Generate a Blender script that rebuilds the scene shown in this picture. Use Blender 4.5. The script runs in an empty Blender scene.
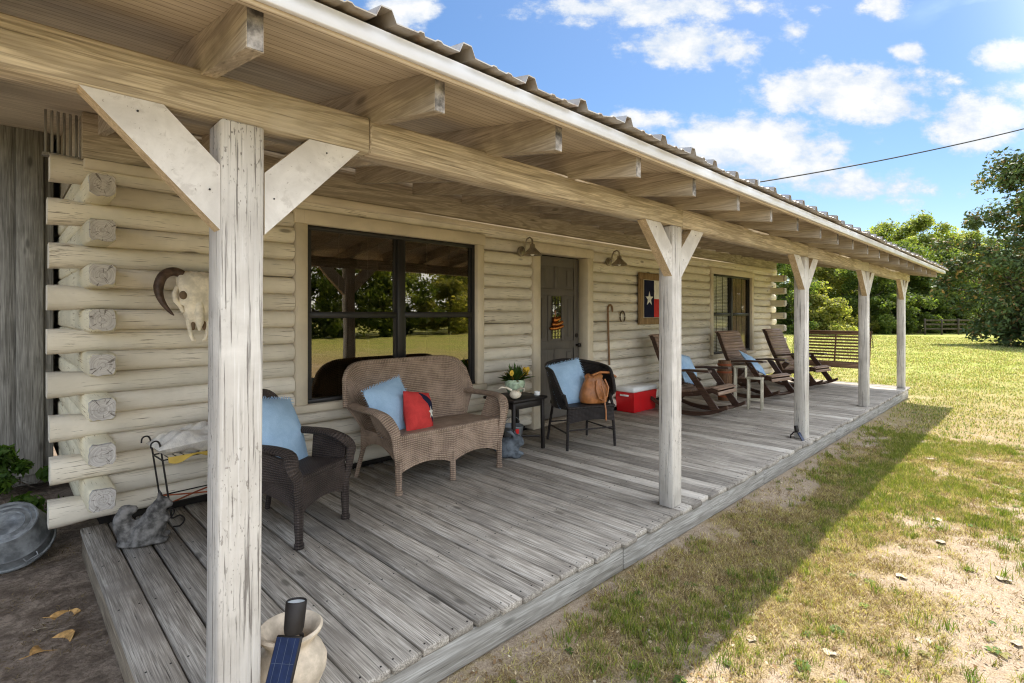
import bpy, bmesh, math, random
import numpy as np
from mathutils import Vector, Matrix, Euler
R = math.radians
random.seed(7)
rng = np.random.default_rng(11)
scene = bpy.context.scene
COL = scene.collection

# ------------------------------------------------------------------ object helpers
def tag(o, label=None, cat=None, group=None, kind=None):
    if label: o['label'] = label
    if cat: o['category'] = cat
    if group: o['group'] = group
    if kind: o['kind'] = kind
    return o

def empty(name, loc, label=None, cat=None, group=None, rz=0.0):
    o = bpy.data.objects.new(name, None)
    o.empty_display_size = 0.1
    COL.objects.link(o)
    o.location = loc
    o.rotation_euler = (0, 0, rz)
    return tag(o, label, cat, group)

def copy_tree(o, parent=None):
    c = o.copy()
    COL.objects.link(c)
    if parent is not None:
        c.parent = parent
    for ch in o.children:
        copy_tree(ch, c)
    return c

class MB:
    """collects shapes and links them as ONE mesh object"""
    def __init__(s):
        s.v = []; s.f = []; s.uv = []; s.sm = []; s.mi = []
    def add(s, verts, faces, uvs=None, smooth=False, mi=0):
        n = len(s.v)
        s.v.extend([tuple(p) for p in verts])
        for k, f in enumerate(faces):
            s.f.append(tuple(i + n for i in f))
            s.uv.append([uvs[i] for i in f] if uvs else None)
            s.sm.append(smooth); s.mi.append(mi)
    def box(s, c, size, rot=None, bev=0.0, mi=0):
        hx, hy, hz = size[0] / 2, size[1] / 2, size[2] / 2
        c = Vector(c)
        M = rot if rot is not None else Matrix.Identity(3)
        if bev <= 0:
            vs = [c + M @ Vector((x * hx, y * hy, z * hz)) for x in (-1, 1) for y in (-1, 1) for z in (-1, 1)]
            s.add(vs, [(0, 1, 3, 2), (4, 6, 7, 5), (0, 4, 5, 1), (2, 3, 7, 6), (0, 2, 6, 4), (1, 5, 7, 3)], mi=mi)
            return
        b = min(bev, hx * .9, hy * .9, hz * .9)
        vs = []; idx = {}
        for x in (-1, 1):
            for y in (-1, 1):
                for z in (-1, 1):
                    for a in range(3):
                        e = [hx - b, hy - b, hz - b]; e[a] += b
                        idx[(x, y, z, a)] = len(vs)
                        vs.append(c + M @ Vector((x * e[0], y * e[1], z * e[2])))
        fs = []
        g = lambda x, y, z, a: idx[(x, y, z, a)]
        for q in (-1, 1):
            fs.append((g(q, -1, -1, 0), g(q, 1, -1, 0), g(q, 1, 1, 0), g(q, -1, 1, 0)))
            fs.append((g(-1, q, -1, 1), g(1, q, -1, 1), g(1, q, 1, 1), g(-1, q, 1, 1)))
            fs.append((g(-1, -1, q, 2), g(1, -1, q, 2), g(1, 1, q, 2), g(-1, 1, q, 2)))
        for p in (-1, 1):
            for q in (-1, 1):
                fs.append((g(p, q, -1, 0), g(p, q, 1, 0), g(p, q, 1, 1), g(p, q, -1, 1)))
                fs.append((g(p, -1, q, 0), g(p, 1, q, 0), g(p, 1, q, 2), g(p, -1, q, 2)))
                fs.append((g(-1, p, q, 1), g(1, p, q, 1), g(1, p, q, 2), g(-1, p, q, 2)))
                for r_ in (-1, 1):
                    fs.append((g(p, q, r_, 0), g(p, q, r_, 1), g(p, q, r_, 2)))
        s.add(vs, fs, mi=mi)
    def bb(s, x0, x1, y0, y1, z0, z1, bev=0.0, mi=0):
        s.box(((x0 + x1) / 2, (y0 + y1) / 2, (z0 + z1) / 2), (abs(x1 - x0), abs(y1 - y0), abs(z1 - z0)), None, bev, mi)
    def bar(s, p0, p1, w, h, up=(0, 0, 1), bev=0.0, mi=0):
        p0 = Vector(p0); p1 = Vector(p1)
        t = (p1 - p0); L = t.length; t.normalize()
        side = t.cross(Vector(up))
        if side.length < 1e-4: side = t.cross(Vector((0, 1, 0)))
        side.normalize(); n = side.cross(t)
        M = Matrix((t, side, n)).transposed()
        s.box((p0 + p1) / 2, (L, w, h), M, bev, mi)
    def tube(s, pts, r, seg=8, mi=0, cap=True, flat=None, side=None, closed=False):
        """sweep; r number or list; flat=(a,b) elliptical section with a along 'side'"""
        pts = [Vector(p) for p in pts]; n = len(pts)
        rs = r if isinstance(r, (list, tuple)) else [r] * n
        vs = []; uvs = []; prev = None; L = 0
        for i, p in enumerate(pts):
            if closed: t = pts[(i + 1) % n] - pts[i - 1]
            else: t = pts[min(i + 1, n - 1)] - pts[max(i - 1, 0)]
            t.normalize()
            if side is not None:
                a = Vector(side); a = a - t * a.dot(t)
            elif prev is None:
                a = t.orthogonal()
            else:
                a = prev - t * prev.dot(t)
            if a.length < 1e-5: a = t.orthogonal()
            a.normalize(); prev = a
            b = t.cross(a)
            if i: L += (p - pts[i - 1]).length
            for k in range(seg):
                an = 2 * math.pi * k / seg
                ra, rb = (flat[0] * rs[i], flat[1] * rs[i]) if flat else (rs[i], rs[i])
                vs.append(p + a * math.cos(an) * ra + b * math.sin(an) * rb)
                uvs.append((k / seg * 2 * math.pi * max(ra, rb), L))
        fs = []
        m = n if closed else n - 1
        for i in range(m):
            j = (i + 1) % n
            for k in range(seg):
                k2 = (k + 1) % seg
                fs.append((i * seg + k, i * seg + k2, j * seg + k2, j * seg + k))
        s.add(vs, fs, uvs, True, mi)
        if cap and not closed:
            s.add(vs[:seg], [tuple(range(seg))[::-1]], None, False, mi)
            s.add(vs[-seg:], [tuple(range(seg))], None, False, mi)
    def lathe(s, prof, seg=24, c=(0, 0, 0), mi=0, M=None):
        vs = []; uvs = []; c = Vector(c)
        n = len(prof)
        for i, (r, z) in enumerate(prof):
            for k in range(seg):
                an = 2 * math.pi * k / seg
                p = Vector((r * math.cos(an), r * math.sin(an), z))
                if M is not None: p = M @ p
                vs.append(c + p); uvs.append((an * .1, z))
        fs = []
        for i in range(n - 1):
            for k in range(seg):
                k2 = (k + 1) % seg
                fs.append((i * seg + k, i * seg + k2, (i + 1) * seg + k2, (i + 1) * seg + k))
        s.add(vs, fs, uvs, True, mi)
        if prof[0][0] > 1e-4: s.add(vs[:seg], [tuple(range(seg))[::-1]], None, False, mi)
        if prof[-1][0] > 1e-4: s.add(vs[-seg:], [tuple(range(seg))], None, False, mi)
    def loft(s, rings, mi=0, smooth=True, cap=True):
        n = len(rings[0]); vs = [p for r_ in rings for p in r_]; fs = []
        for i in range(len(rings) - 1):
            for k in range(n):
                k2 = (k + 1) % n
                fs.append((i * n + k, i * n + k2, (i + 1) * n + k2, (i + 1) * n + k))
        s.add(vs, fs, None, smooth, mi)
        if cap:
            s.add(rings[0], [tuple(range(n))[::-1]], None, False, mi)
            s.add(rings[-1], [tuple(range(n))], None, False, mi)
    def sheet(s, fn, nu, nv, th, uvs=(1, 1), mi=0, smooth=True):
        P = [[Vector(fn(i / nu, j / nv)) for j in range(nv + 1)] for i in range(nu + 1)]
        vs = []; uv = []
        N = {}
        for i in range(nu + 1):
            for j in range(nv + 1):
                du = P[min(i + 1, nu)][j] - P[max(i - 1, 0)][j]
                dv = P[i][min(j + 1, nv)] - P[i][max(j - 1, 0)]
                nn = du.cross(dv)
                if nn.length < 1e-9: nn = Vector((0, 0, 1))
                N[i, j] = nn.normalized()
        w = nv + 1
        for sg in (.5, -.5):
            for i in range(nu + 1):
                for j in range(nv + 1):
                    vs.append(P[i][j] + N[i, j] * th * sg); uv.append((i / nu * uvs[0], j / nv * uvs[1]))
        o = (nu + 1) * w
        fs = []
        for i in range(nu):
            for j in range(nv):
                a, b, c, d = i * w + j, (i + 1) * w + j, (i + 1) * w + j + 1, i * w + j + 1
                fs.append((a, b, c, d)); fs.append((a + o, d + o, c + o, b + o))
        s.add(vs, fs, uv, smooth, mi)
        ed = []
        for i in range(nu):
            ed.append((i * w, (i + 1) * w)); ed.append((i * w + nv, (i + 1) * w + nv))
        for j in range(nv):
            ed.append((j, j + 1)); ed.append((nu * w + j, nu * w + j + 1))
        s.add(vs, [(a, b, b + o, a + o) for a, b in ed], uv, False, mi)
    def ball(s, c, r, seg=12, mi=0, M=None):
        r = (r, r, r) if not isinstance(r, (tuple, list)) else r
        vs = []; fs = []; c = Vector(c); h = seg // 2
        for i in range(h + 1):
            th = math.pi * i / h
            for k in range(seg):
                ph = 2 * math.pi * k / seg
                p = Vector((r[0] * math.sin(th) * math.cos(ph), r[1] * math.sin(th) * math.sin(ph), r[2] * math.cos(th)))
                vs.append(c + (M @ p if M is not None else p))
        for i in range(h):
            for k in range(seg):
                k2 = (k + 1) % seg
                fs.append((i * seg + k, (i + 1) * seg + k, (i + 1) * seg + k2, i * seg + k2))
        s.add(vs, fs, None, True, mi)
    def prism(s, poly, ax, a0, a1, mi=0):
        """extrude a 2D polygon along axis ax ('x': poly=(y,z), 'y': poly=(x,z), 'z': poly=(x,y))"""
        def mk(p, a):
            return {'x': (a, p[0], p[1]), 'y': (p[0], a, p[1]), 'z': (p[0], p[1], a)}[ax]
        n = len(poly)
        vs = [mk(p, a0) for p in poly] + [mk(p, a1) for p in poly]
        fs = [tuple(range(n)), tuple(range(2 * n - 1, n - 1, -1))]
        fs += [(i, (i + 1) % n, n + (i + 1) % n, n + i) for i in range(n)]
        s.add(vs, fs, None, False, mi)
    def build(s, name, mat, parent=None, world=False, merge=True):
        me = bpy.data.meshes.new(name)
        me.from_pydata(s.v, [], s.f)
        mats = mat if isinstance(mat, (list, tuple)) else [mat]
        for m in mats: me.materials.append(m)
        me.polygons.foreach_set('use_smooth', s.sm)
        me.polygons.foreach_set('material_index', s.mi)
        if any(u is not None for u in s.uv):
            ul = me.uv_layers.new(name='UVMap')
            flat = []
            for f, u in zip(s.f, s.uv):
                if u is None: flat.extend([0.0, 0.0] * len(f))
                else:
                    for q in u: flat.extend(q)
            ul.data.foreach_set('uv', flat)
        bm = bmesh.new(); bm.from_mesh(me)
        if merge: bmesh.ops.remove_doubles(bm, verts=bm.verts, dist=1e-5)
        bmesh.ops.recalc_face_normals(bm, faces=bm.faces)
        bm.to_mesh(me); bm.free()
        me.set_sharp_from_angle(angle=R(48))
        o = bpy.data.objects.new(name, me)
        COL.objects.link(o)
        if parent is not None:
            o.parent = parent
            if world: set_world(o, parent)
        return o

def set_world(o, parent):
    """mesh given in world coordinates below a parent that only translates"""
    t = Vector((0, 0, 0)); p = parent
    while p is not None:
        t += Vector(p.location); p = p.parent
    o.location = -t

def fast_mesh(name, V, F, mat, col=None, smooth=False, parent=None):
    """V (n,3); F (m,k) index array; col (n,3) stored as colour attribute"""
    me = bpy.data.meshes.new(name)
    V = np.asarray(V, dtype=np.float32); F = np.asarray(F, dtype=np.int32)
    m, k = F.shape
    me.vertices.add(len(V)); me.vertices.foreach_set('co', V.ravel())
    me.loops.add(m * k); me.loops.foreach_set('vertex_index', F.ravel())
    me.polygons.add(m)
    me.polygons.foreach_set('loop_start', np.arange(0, m * k, k, dtype=np.int32))
    if smooth: me.polygons.foreach_set('use_smooth', np.ones(m, dtype=bool))
    me.update(calc_edges=True)
    if col is not None:
        a = me.color_attributes.new('Col', 'FLOAT_COLOR', 'POINT')
        c4 = np.ones((len(V), 4), dtype=np.float32); c4[:, :3] = col
        a.data.foreach_set('color', c4.ravel())
    me.materials.append(mat)
    o = bpy.data.objects.new(name, me)
    COL.objects.link(o)
    if parent is not None: o.parent = parent
    return o

# ------------------------------------------------------------------ numpy noise
def vnoise(x, y, seed=0):
    xi = np.floor(x).astype(np.int64); yi = np.floor(y).astype(np.int64)
    xf = x - xi; yf = y - yi
    xf = xf * xf * (3 - 2 * xf); yf = yf * yf * (3 - 2 * yf)
    def h(a, b):
        n = (a * 374761393 + b * 668265263 + seed * 1442695041) & 0xffffffff
        n = ((n ^ (n >> 13)) * 1274126177) & 0xffffffff
        return ((n ^ (n >> 16)) & 0xffff) / 65535.0
    a = h(xi, yi); b = h(xi + 1, yi); c = h(xi, yi + 1); d = h(xi + 1, yi + 1)
    return (a * (1 - xf) + b * xf) * (1 - yf) + (c * (1 - xf) + d * xf) * yf
def fbm(x, y, seed=0, oct=4):
    t = 0; a = .5; s = 0
    for o in range(oct):
        t = t + a * vnoise(x * 2 ** o, y * 2 ** o, seed + o * 17); s += a; a *= .5
    return t / s

# ------------------------------------------------------------------ material helpers
class NT:
    def __init__(s, name):
        s.m = bpy.data.materials.new(name); s.m.use_nodes = True
        s.t = s.m.node_tree; s.t.nodes.clear()
        s.out = s.n('ShaderNodeOutputMaterial')
    def n(s, ty, **kw):
        nd = s.t.nodes.new(ty)
        for k, v in kw.items(): setattr(nd, k, v)
        return nd
    def l(s, a, b): s.t.links.new(a, b)
    def val(s, sock, v):
        if hasattr(v, 'is_linked') or isinstance(v, bpy.types.NodeSocket): s.l(v, sock)
        else: sock.default_value = v
    def math(s, op, a, b=0.0, c=None, clamp=False):
        nd = s.n('ShaderNodeMath', operation=op); nd.use_clamp = clamp
        s.val(nd.inputs[0], a); s.val(nd.inputs[1], b)
        if c is not None: s.val(nd.inputs[2], c)
        return nd.outputs[0]
    def vmath(s, op, a, b=(0, 0, 0), out=0):
        nd = s.n('ShaderNodeVectorMath', operation=op)
        s.val(nd.inputs[0], a); s.val(nd.inputs[1], b)
        return nd.outputs[out]
    def ramp(s, f, p0, p1, c0=0.0, c1=1.0):
        nd = s.n('ShaderNodeMapRange'); nd.interpolation_type = 'SMOOTHSTEP'
        s.val(nd.inputs['Value'], f)
        nd.inputs['From Min'].default_value = p0; nd.inputs['From Max'].default_value = p1
        nd.inputs['To Min'].default_value = c0; nd.inputs['To Max'].default_value = c1
        return nd.outputs['Result']
    def mix(s, f, a, b, mode='MIX'):
        nd = s.n('ShaderNodeMix'); nd.data_type = 'RGBA'; nd.blend_type = mode
        s.val(nd.inputs['Factor'], f)
        for sk, v in ((nd.inputs[6], a), (nd.inputs[7], b)):
            if isinstance(v, (tuple, list)): sk.default_value = (*v[:3], 1)
            else: s.l(v, sk)
        return nd.outputs[2]
    def noise(s, vec, scale, detail=4, rough=.55, dist=0.0):
        nd = s.n('ShaderNodeTexNoise')
        s.l(vec, nd.inputs['Vector']); nd.inputs['Scale'].default_value = scale
        nd.inputs['Detail'].default_value = detail; nd.inputs['Roughness'].default_value = rough
        nd.inputs['Distortion'].default_value = dist
        return nd.outputs['Fac']
    def bump(s, h, strength=.3, dist=.01):
        nd = s.n('ShaderNodeBump'); s.l(h, nd.inputs['Height'])
        nd.inputs['Strength'].default_value = strength; nd.inputs['Distance'].default_value = dist
        return nd.outputs['Normal']
    def bsdf(s, col, rough=.7, spec=.3, metal=0.0, normal=None, sub=None):
        p = s.n('ShaderNodeBsdfPrincipled')
        if isinstance(col, (tuple, list)): p.inputs['Base Color'].default_value = (*col[:3], 1)
        else: s.l(col, p.inputs['Base Color'])
        s.val(p.inputs['Roughness'], rough)
        p.inputs['Specular IOR Level'].default_value = spec
        p.inputs['Metallic'].default_value = metal
        if normal is not None: s.l(normal, p.inputs['Normal'])
        s.l(p.outputs[0], s.out.inputs['Surface'])
        return p

def coords(t, kind='Object', rnd=True):
    tc = t.n('ShaderNodeTexCoord')
    v = tc.outputs[kind]
    g = t.n('ShaderNodeNewGeometry').outputs['Random Per Island']
    oi = t.n('ShaderNodeObjectInfo').outputs['Random']
    if rnd:
        cb = t.n('ShaderNodeCombineXYZ')
        t.l(t.math('MULTIPLY', g, 31.0), cb.inputs[0]); t.l(t.math('MULTIPLY', g, 17.0), cb.inputs[1])
        t.l(t.math('MULTIPLY_ADD', g, 23.0, t.math('MULTIPLY', oi, 11.0)), cb.inputs[2])
        v = t.vmath('ADD', v, cb.outputs[0])
    return v, g, oi

def wood(name, light, dark, axis='x', rough=.8, bump=.35, island=.35, paint=None, pamt=.5, crack=.7, knots=True, stretch=14.0, spec=.2, grainscale=3.0, palt=None, stain=None, rings=.35, fs=75.0, fcon=.25):
    t = NT(name)
    v, g, oi = coords(t)
    sc = [stretch] * 3; sc['xyz'.index(axis)] = 1.0
    gv = t.vmath('MULTIPLY', v, tuple(sc))
    sf = [fs] * 3; sf['xyz'.index(axis)] = 1.9
    fv = t.vmath('MULTIPLY', v, tuple(sf))
    grain = t.noise(gv, grainscale * .55, 8, .62, 1.2)
    fine = t.noise(fv, 2.2, 5, .6, .3)
    blot = t.noise(v, 2.3, 6, .6, .4)
    s2 = [7.0] * 3; s2['xyz'.index(axis)] = .55
    low = t.noise(t.vmath('MULTIPLY', v, tuple(s2)), 1.0, 2, .45, .35)
    rg = t.ramp(t.math('SINE', t.math('ADD', t.math('MULTIPLY', low, 78.0), t.math('MULTIPLY', fine, 1.6))), .15, .95)
    col = t.mix(t.ramp(t.math('ADD', t.math('MULTIPLY', grain, .6), t.math('MULTIPLY', fine, .4)), .36, .62), dark, light)
    col = t.mix(t.ramp(fine, .62, .36, 0, fcon), col, tuple(c * .45 for c in dark))
    col = t.mix(t.math('MULTIPLY', rg, rings), col, tuple(c * .72 for c in dark))
    col = t.mix(t.ramp(blot, .3, .75, 0, .45), col, tuple(c * .62 for c in dark))
    if stain:
        st = t.noise(v, 1.1, 5, .65, .6)
        col = t.mix(t.ramp(st, .5, .7, 0, .7), col, stain)
    if palt: col = t.mix(t.math('MULTIPLY', t.ramp(g, .80, .97, 0, .42), t.ramp(fine, .3, .6, .4, 1)), col, palt)
    if paint:
        pm = t.math('ADD', t.math('MULTIPLY', fine, .5), t.math('ADD', t.math('MULTIPLY', blot, .3), t.math('MULTIPLY', grain, .2)))
        lo = .62 - pamt * .26
        col = t.mix(t.ramp(pm, lo, lo + .07), col, t.mix(t.ramp(blot, .35, .7), paint, tuple(c * .82 for c in paint)))
    ck = t.ramp(fine, .30, .38)
    col = t.mix(t.math('MULTIPLY', t.math('SUBTRACT', 1.0, ck), crack), col, tuple(c * .3 for c in dark))
    if knots:
        sk = [5.5] * 3; sk['xyz'.index(axis)] = 1.9
        vo = t.n('ShaderNodeTexVoronoi'); vo.inputs['Scale'].default_value = 1.0
        t.l(t.vmath('MULTIPLY', v, tuple(sk)), vo.inputs['Vector'])
        kn = t.ramp(vo.outputs['Distance'], .05, .13, 1, 0)
        col = t.mix(t.math('MULTIPLY', kn, .7), col, tuple(c * .35 for c in dark))
    var = t.math('MULTIPLY_ADD', g, island * 2, 1 - island)
    cv = t.n('ShaderNodeCombineColor')
    for k in range(3): t.l(var, cv.inputs[k])
    col = t.mix(1.0, col, cv.outputs[0], 'MULTIPLY')
    h = t.math('ADD', t.math('SUBTRACT', t.math('MULTIPLY', grain, .5), t.math('MULTIPLY', rg, rings * .5)), t.math('ADD', t.math('MULTIPLY', ck, .5), t.math('MULTIPLY', fine, .4)))
    t.bsdf(col, rough, spec, 0, t.bump(h, bump, .006))
    return t.m

def plain(name, col, rough=.6, spec=.3, metal=0.0, var=.18, nscale=9.0, bump=.1, bscale=60.0):
    t = NT(name)
    v, g, oi = coords(t)
    n = t.noise(v, nscale, 5, .6)
    c = t.mix(t.ramp(n, .3, .7), tuple(x * (1 - var) for x in col), tuple(min(1, x * (1 + var)) for x in col))
    b = t.noise(v, bscale, 4, .6)
    t.bsdf(c, t.ramp(n, .2, .8, max(0, rough - .08), min(1, rough + .08)), spec, metal, t.bump(b, bump, .004))
    return t.m

def wicker(name, col, dark, pitch=.022, rough=.55):
    t = NT(name)
    tc = t.n('ShaderNodeTexCoord')
    sp = t.n('ShaderNodeSeparateXYZ'); t.l(tc.outputs['UV'], sp.inputs[0])
    u = t.math('MULTIPLY', sp.outputs[0], math.pi / pitch)
    w = t.math('MULTIPLY', sp.outputs[1], math.pi / (pitch * .5))
    su = t.math('SINE', u); sw = t.math('SINE', w)
    h = t.math('ABSOLUTE', t.math('MULTIPLY', t.math('SIGN', su), t.math('ADD', t.math('MULTIPLY', t.math('ABSOLUTE', su), .6), t.math('MULTIPLY', sw, .45))))
    ob = tc.outputs['Object']
    n = t.noise(ob, 7, 5, .6); n2 = t.noise(ob, 160, 3, .6)
    c = t.mix(t.ramp(h, .15, .6), tuple(x * .8 for x in dark), col)
    c = t.mix(t.ramp(n, .35, .7, 0, .5), c, tuple(min(1, x * 1.5) for x in col))
    c = t.mix(t.ramp(n2, .4, .7, 0, .35), c, dark)
    t.bsdf(c, rough, .3, 0, t.bump(t.math('ADD', h, t.math('MULTIPLY', n2, .4)), .9, .006))
    return t.m

def fabric(name, col, col2=None, rough=.9):
    t = NT(name)
    v, g, oi = coords(t)
    n = t.noise(v, 11, 5, .6, .5); f = t.noise(v, 240, 2, .5)
    c = t.mix(t.ramp(n, .3, .7), col, col2 or tuple(x * .75 for x in col))
    c = t.mix(t.ramp(f, .3, .7, 0, .25), c, tuple(min(1, x * 1.35) for x in col))
    p = t.bsdf(c, rough, .1, 0, t.bump(t.math('ADD', f, t.math('MULTIPLY', n, 1.6)), .35, .006))
    return t.m

def leafmat(name, trans=.35, rough=.5, spec=.25, gain=1.0):
    t = NT(name)
    a = t.n('ShaderNodeAttribute'); a.attribute_name = 'Col'
    col = a.outputs['Color']
    p = t.bsdf(col, rough, spec)
    tr = t.n('ShaderNodeBsdfTranslucent'); 
    t.l(t.mix(1.0, col, (1.25, 1.3, .55), 'MULTIPLY'), tr.inputs[0])
    mx = t.n('ShaderNodeMixShader'); mx.inputs[0].default_value = trans
    t.l(p.outputs[0], mx.inputs[1]); t.l(tr.outputs[0], mx.inputs[2])
    t.l(mx.outputs[0], t.out.inputs['Surface'])
    return t.m

def glassmat(name, tint=(.74, .75, .72), f0=.15, gr=.85, gc=(1, .87, .70)):
    t = NT(name)
    tr = t.n('ShaderNodeBsdfTransparent'); tr.inputs[0].default_value = (*tint, 1)
    gl = t.n('ShaderNodeBsdfGlossy'); gl.inputs['Roughness'].default_value = .012; gl.inputs[0].default_value = (*gc, 1)
    v, g, oi = coords(t)
    nn = t.bump(t.noise(v, 1.7, 2, .5), .06, .02)
    t.l(nn, gl.inputs['Normal'])
    lw = t.n('ShaderNodeLayerWeight'); lw.inputs[0].default_value = .5
    fr = t.math('MULTIPLY_ADD', t.math('POWER', lw.outputs['Facing'], 5.0), gr, f0)
    mx = t.n('ShaderNodeMixShader')
    t.l(fr, mx.inputs[0]); t.l(tr.outputs[0], mx.inputs[1]); t.l(gl.outputs[0], mx.inputs[2])
    t.l(mx.outputs[0], t.out.inputs['Surface'])
    return t.m

M = {}
CREAM = (.73, .665, .55)
M['log'] = wood('log_paint', (.50, .43, .335), (.30, .25, .19), 'x', paint=CREAM, pamt=.92, bump=.45, island=.12, crack=.55, knots=True, stain=(.47, .405, .32))
M['log_y'] = wood('log_paint_side', (.55, .46, .32), (.33, .26, .17), 'y', paint=(.66, .60, .44), pamt=.9, bump=.3, island=.12, crack=.5)
M['post'] = wood('post_paint', (.56, .51, .44), (.36, .31, .26), 'z', paint=(.80, .76, .71), pamt=.62, bump=.6, island=.05, crack=.8, knots=True, stretch=26)
M['brace'] = wood('brace_paint', (.60, .54, .45), (.40, .35, .29), 'z', paint=(.82, .78, .72), pamt=.85, bump=.25, island=.08, crack=.3, knots=False, stretch=5)
M['beam'] = wood('beam_wood', (.72, .63, .49), (.45, .375, .275), 'x', bump=.5, island=.05, crack=.55, stretch=13, grainscale=4.5, stain=(.58, .53, .45), rings=.65, fcon=.4)
M['rafter'] = wood('rafter_wood', (.59, .51, .40), (.39, .33, .25), 'y', bump=.3, island=.16, crack=.5, stain=(.22, .19, .155), rings=.4)
M['rafter_end'] = plain('rafter_end_grain', (.26, .24, .22), .9, .1, 0, .75, 22, .5)
M['header'] = wood('header_board', (.53, .455, .35), (.33, .275, .20), 'x', bump=.3, island=.1, crack=.5, rings=.6)
M['trim'] = wood('trim_paint', (.5, .41, .28), (.3, .24, .16), 'z', paint=(.66, .57, .43), pamt=1.1, bump=.15, island=.05, crack=.2, knots=False)
M['trim_x'] = wood('trim_paint_long', (.5, .41, .28), (.3, .24, .16), 'x', paint=(.66, .57, .43), pamt=1.1, bump=.15, island=.05, crack=.2, knots=False)
M['plank'] = wood('deck_plank', (.58, .525, .45), (.25, .215, .175), 'y', bump=.7, island=.26, crack=.95, palt=(.58, .54, .48), spec=.2, stain=(.20, .175, .15), stretch=24, grainscale=4, rings=.22, fs=105.0, fcon=.45)
M['plank_end'] = wood('deck_joist', (.44, .42, .385), (.24, .22, .19), 'x', bump=.5, island=.2, crack=.7)
M['joist_y'] = wood('deck_side_joist', (.40, .33, .24), (.22, .17, .12), 'y', bump=.5, island=.2, crack=.7)
M['fascia'] = plain('fascia_metal', (.66, .67, .70), .35, .5, 0, .06, 4, .03)
M['barn'] = wood('grey_barn_board', (.34, .325, .29), (.16, .15, .13), 'z', bump=.5, island=.22, crack=.7)
M['black'] = plain('black_frame', (.018, .016, .015), .45, .4)
M['iron'] = plain('black_iron', (.022, .018, .016), .55, .4, .3)
M['glass'] = glassmat('window_glass')
M['glass_far'] = glassmat('far_window_glass', (.92, .92, .90), .03, .5)
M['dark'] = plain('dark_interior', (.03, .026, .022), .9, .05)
M['blind'] = plain('blind_slat', (.84, .82, .78), .5, .3)
M['curtain'] = fabric('brown_curtain', (.34, .25, .17))
M['door'] = wood('door_paint', (.16, .14, .12), (.08, .07, .06), 'z', paint=(.135, .12, .102), pamt=1.0, bump=.2, island=.06, crack=.3, knots=False)
M['wick_brown'] = wicker('wicker_brown', (.41, .30, .22), (.17, .115, .08), .017)
M['wick_dark'] = wicker('wicker_dark', (.066, .049, .041), (.020, .014, .012), .018)
M['wick_black'] = wicker('wicker_black', (.034, .027, .025), (.012, .010, .009), .016, .45)
M['blue'] = fabric('pillow_blue', (.36, .51, .67), (.29, .43, .59))
M['blue2'] = fabric('pillow_blue_worn', (.38, .53, .70), (.27, .42, .60))
M['red'] = fabric('pillow_red', (.58, .055, .05))
M['navy'] = fabric('cloth_navy', (.018, .02, .045))
M['white'] = fabric('cloth_white', (.80, .76, .68))
M['leather'] = plain('brown_leather', (.36, .135, .04), .42, .45, 0, .35, 9, .25, 45)
M['cooler_red'] = plain('cooler_red', (.60, .012, .016), .35, .5, 0, .05)
M['cooler_white'] = plain('cooler_white', (.80, .80, .78), .4, .4, 0, .05)
M['rock'] = wood('rocker_wood', (.11, .058, .036), (.045, .022, .013), 'y', bump=.25, island=.12, crack=.4, spec=.4, rough=.5, knots=False)
M['slat'] = wood('rocker_slat', (.38, .26, .185), (.20, .125, .085), 'x', bump=.25, island=.15, crack=.5, spec=.35, rough=.55, knots=False)
M['swing'] = wood('swing_wood', (.33, .20, .115), (.15, .085, .048), 'y', bump=.25, island=.12, crack=.4, rough=.6, knots=False)
M['creampaint'] = plain('cream_paint', (.47, .43, .33), .55, .3, 0, .2)
M['barrel'] = wood('barrel_wood', (.22, .12, .06), (.11, .055, .028), 'z', bump=.2, island=.12, crack=.4, rough=.5)
M['stone'] = plain('weathered_stone', (.125, .118, .11), .95, .1, 0, .65, 18, 1.0, 55)
M['stone_blue'] = plain('grey_statue', (.11, .125, .14), .9, .15, 0, .45, 14, .7, 70)
M['bone'] = plain('bone', (.76, .68, .54), .7, .2, 0, .22, 14, .4)
M['horn'] = plain('dark_horn', (.075, .045, .03), .5, .3, 0, .5, 20, .3)
M['socket'] = plain('bone_hollow', (.16, .11, .07), .9, .05)
M['galv'] = plain('galvanised_metal', (.42, .44, .45), .42, .5, .75, .3, 7, .2, 24)
M['galv_dull'] = plain('dull_zinc', (.22, .23, .235), .55, .4, .35, .3, 8, .2, 24)
M['tub_metal'] = plain('weathered_tub', (.19, .198, .20), .6, .35, .3, .45, 9, .3, 30)
M['lampmetal'] = plain('lamp_metal', (.33, .28, .21), .45, .5, .6, .25)
M['bulb'] = plain('frosted_bulb', (.8, .77, .7), .3, .4)
M['copper'] = plain('copper', (.42, .145, .045), .2, .5, 1.0, .25, 12, .2)
M['cane'] = wood('cane_wood', (.40, .24, .12), (.22, .12, .06), 'z', bump=.1, island=.05, crack=.2, rough=.45, knots=False)
M['frame_wood'] = wood('frame_wood', (.36, .24, .12), (.20, .125, .06), 'z', bump=.2, island=.15, crack=.4)
M['clay'] = plain('sandy_clay', (.60, .50, .38), .9, .15, 0, .28, 10, .4, 80)
M['potgreen'] = plain('glazed_pot', (.42, .52, .36), .25, .5, 0, .4, 18, .1)
M['solar'] = plain('solar_panel', (.010, .018, .055), .35, .25, 0, .2, 40, .02)
M['lens'] = plain('lamp_lens', (.70, .76, .80), .2, .6)
M['paper'] = fabric('white_bag', (.74, .70, .62), (.46, .43, .40))
M['ribbon'] = plain('dull_yellow_plastic', (.50, .34, .07), .55, .3)
M['yellow'] = plain('yellow_plastic', (.72, .46, .05), .5, .3)
M['rust'] = plain('rusty_iron', (.26, .07, .03), .8, .2)
M['leafdry'] = plain('dry_leaf', (.46, .27, .10), .8, .15, 0, .4, 30)
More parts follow.
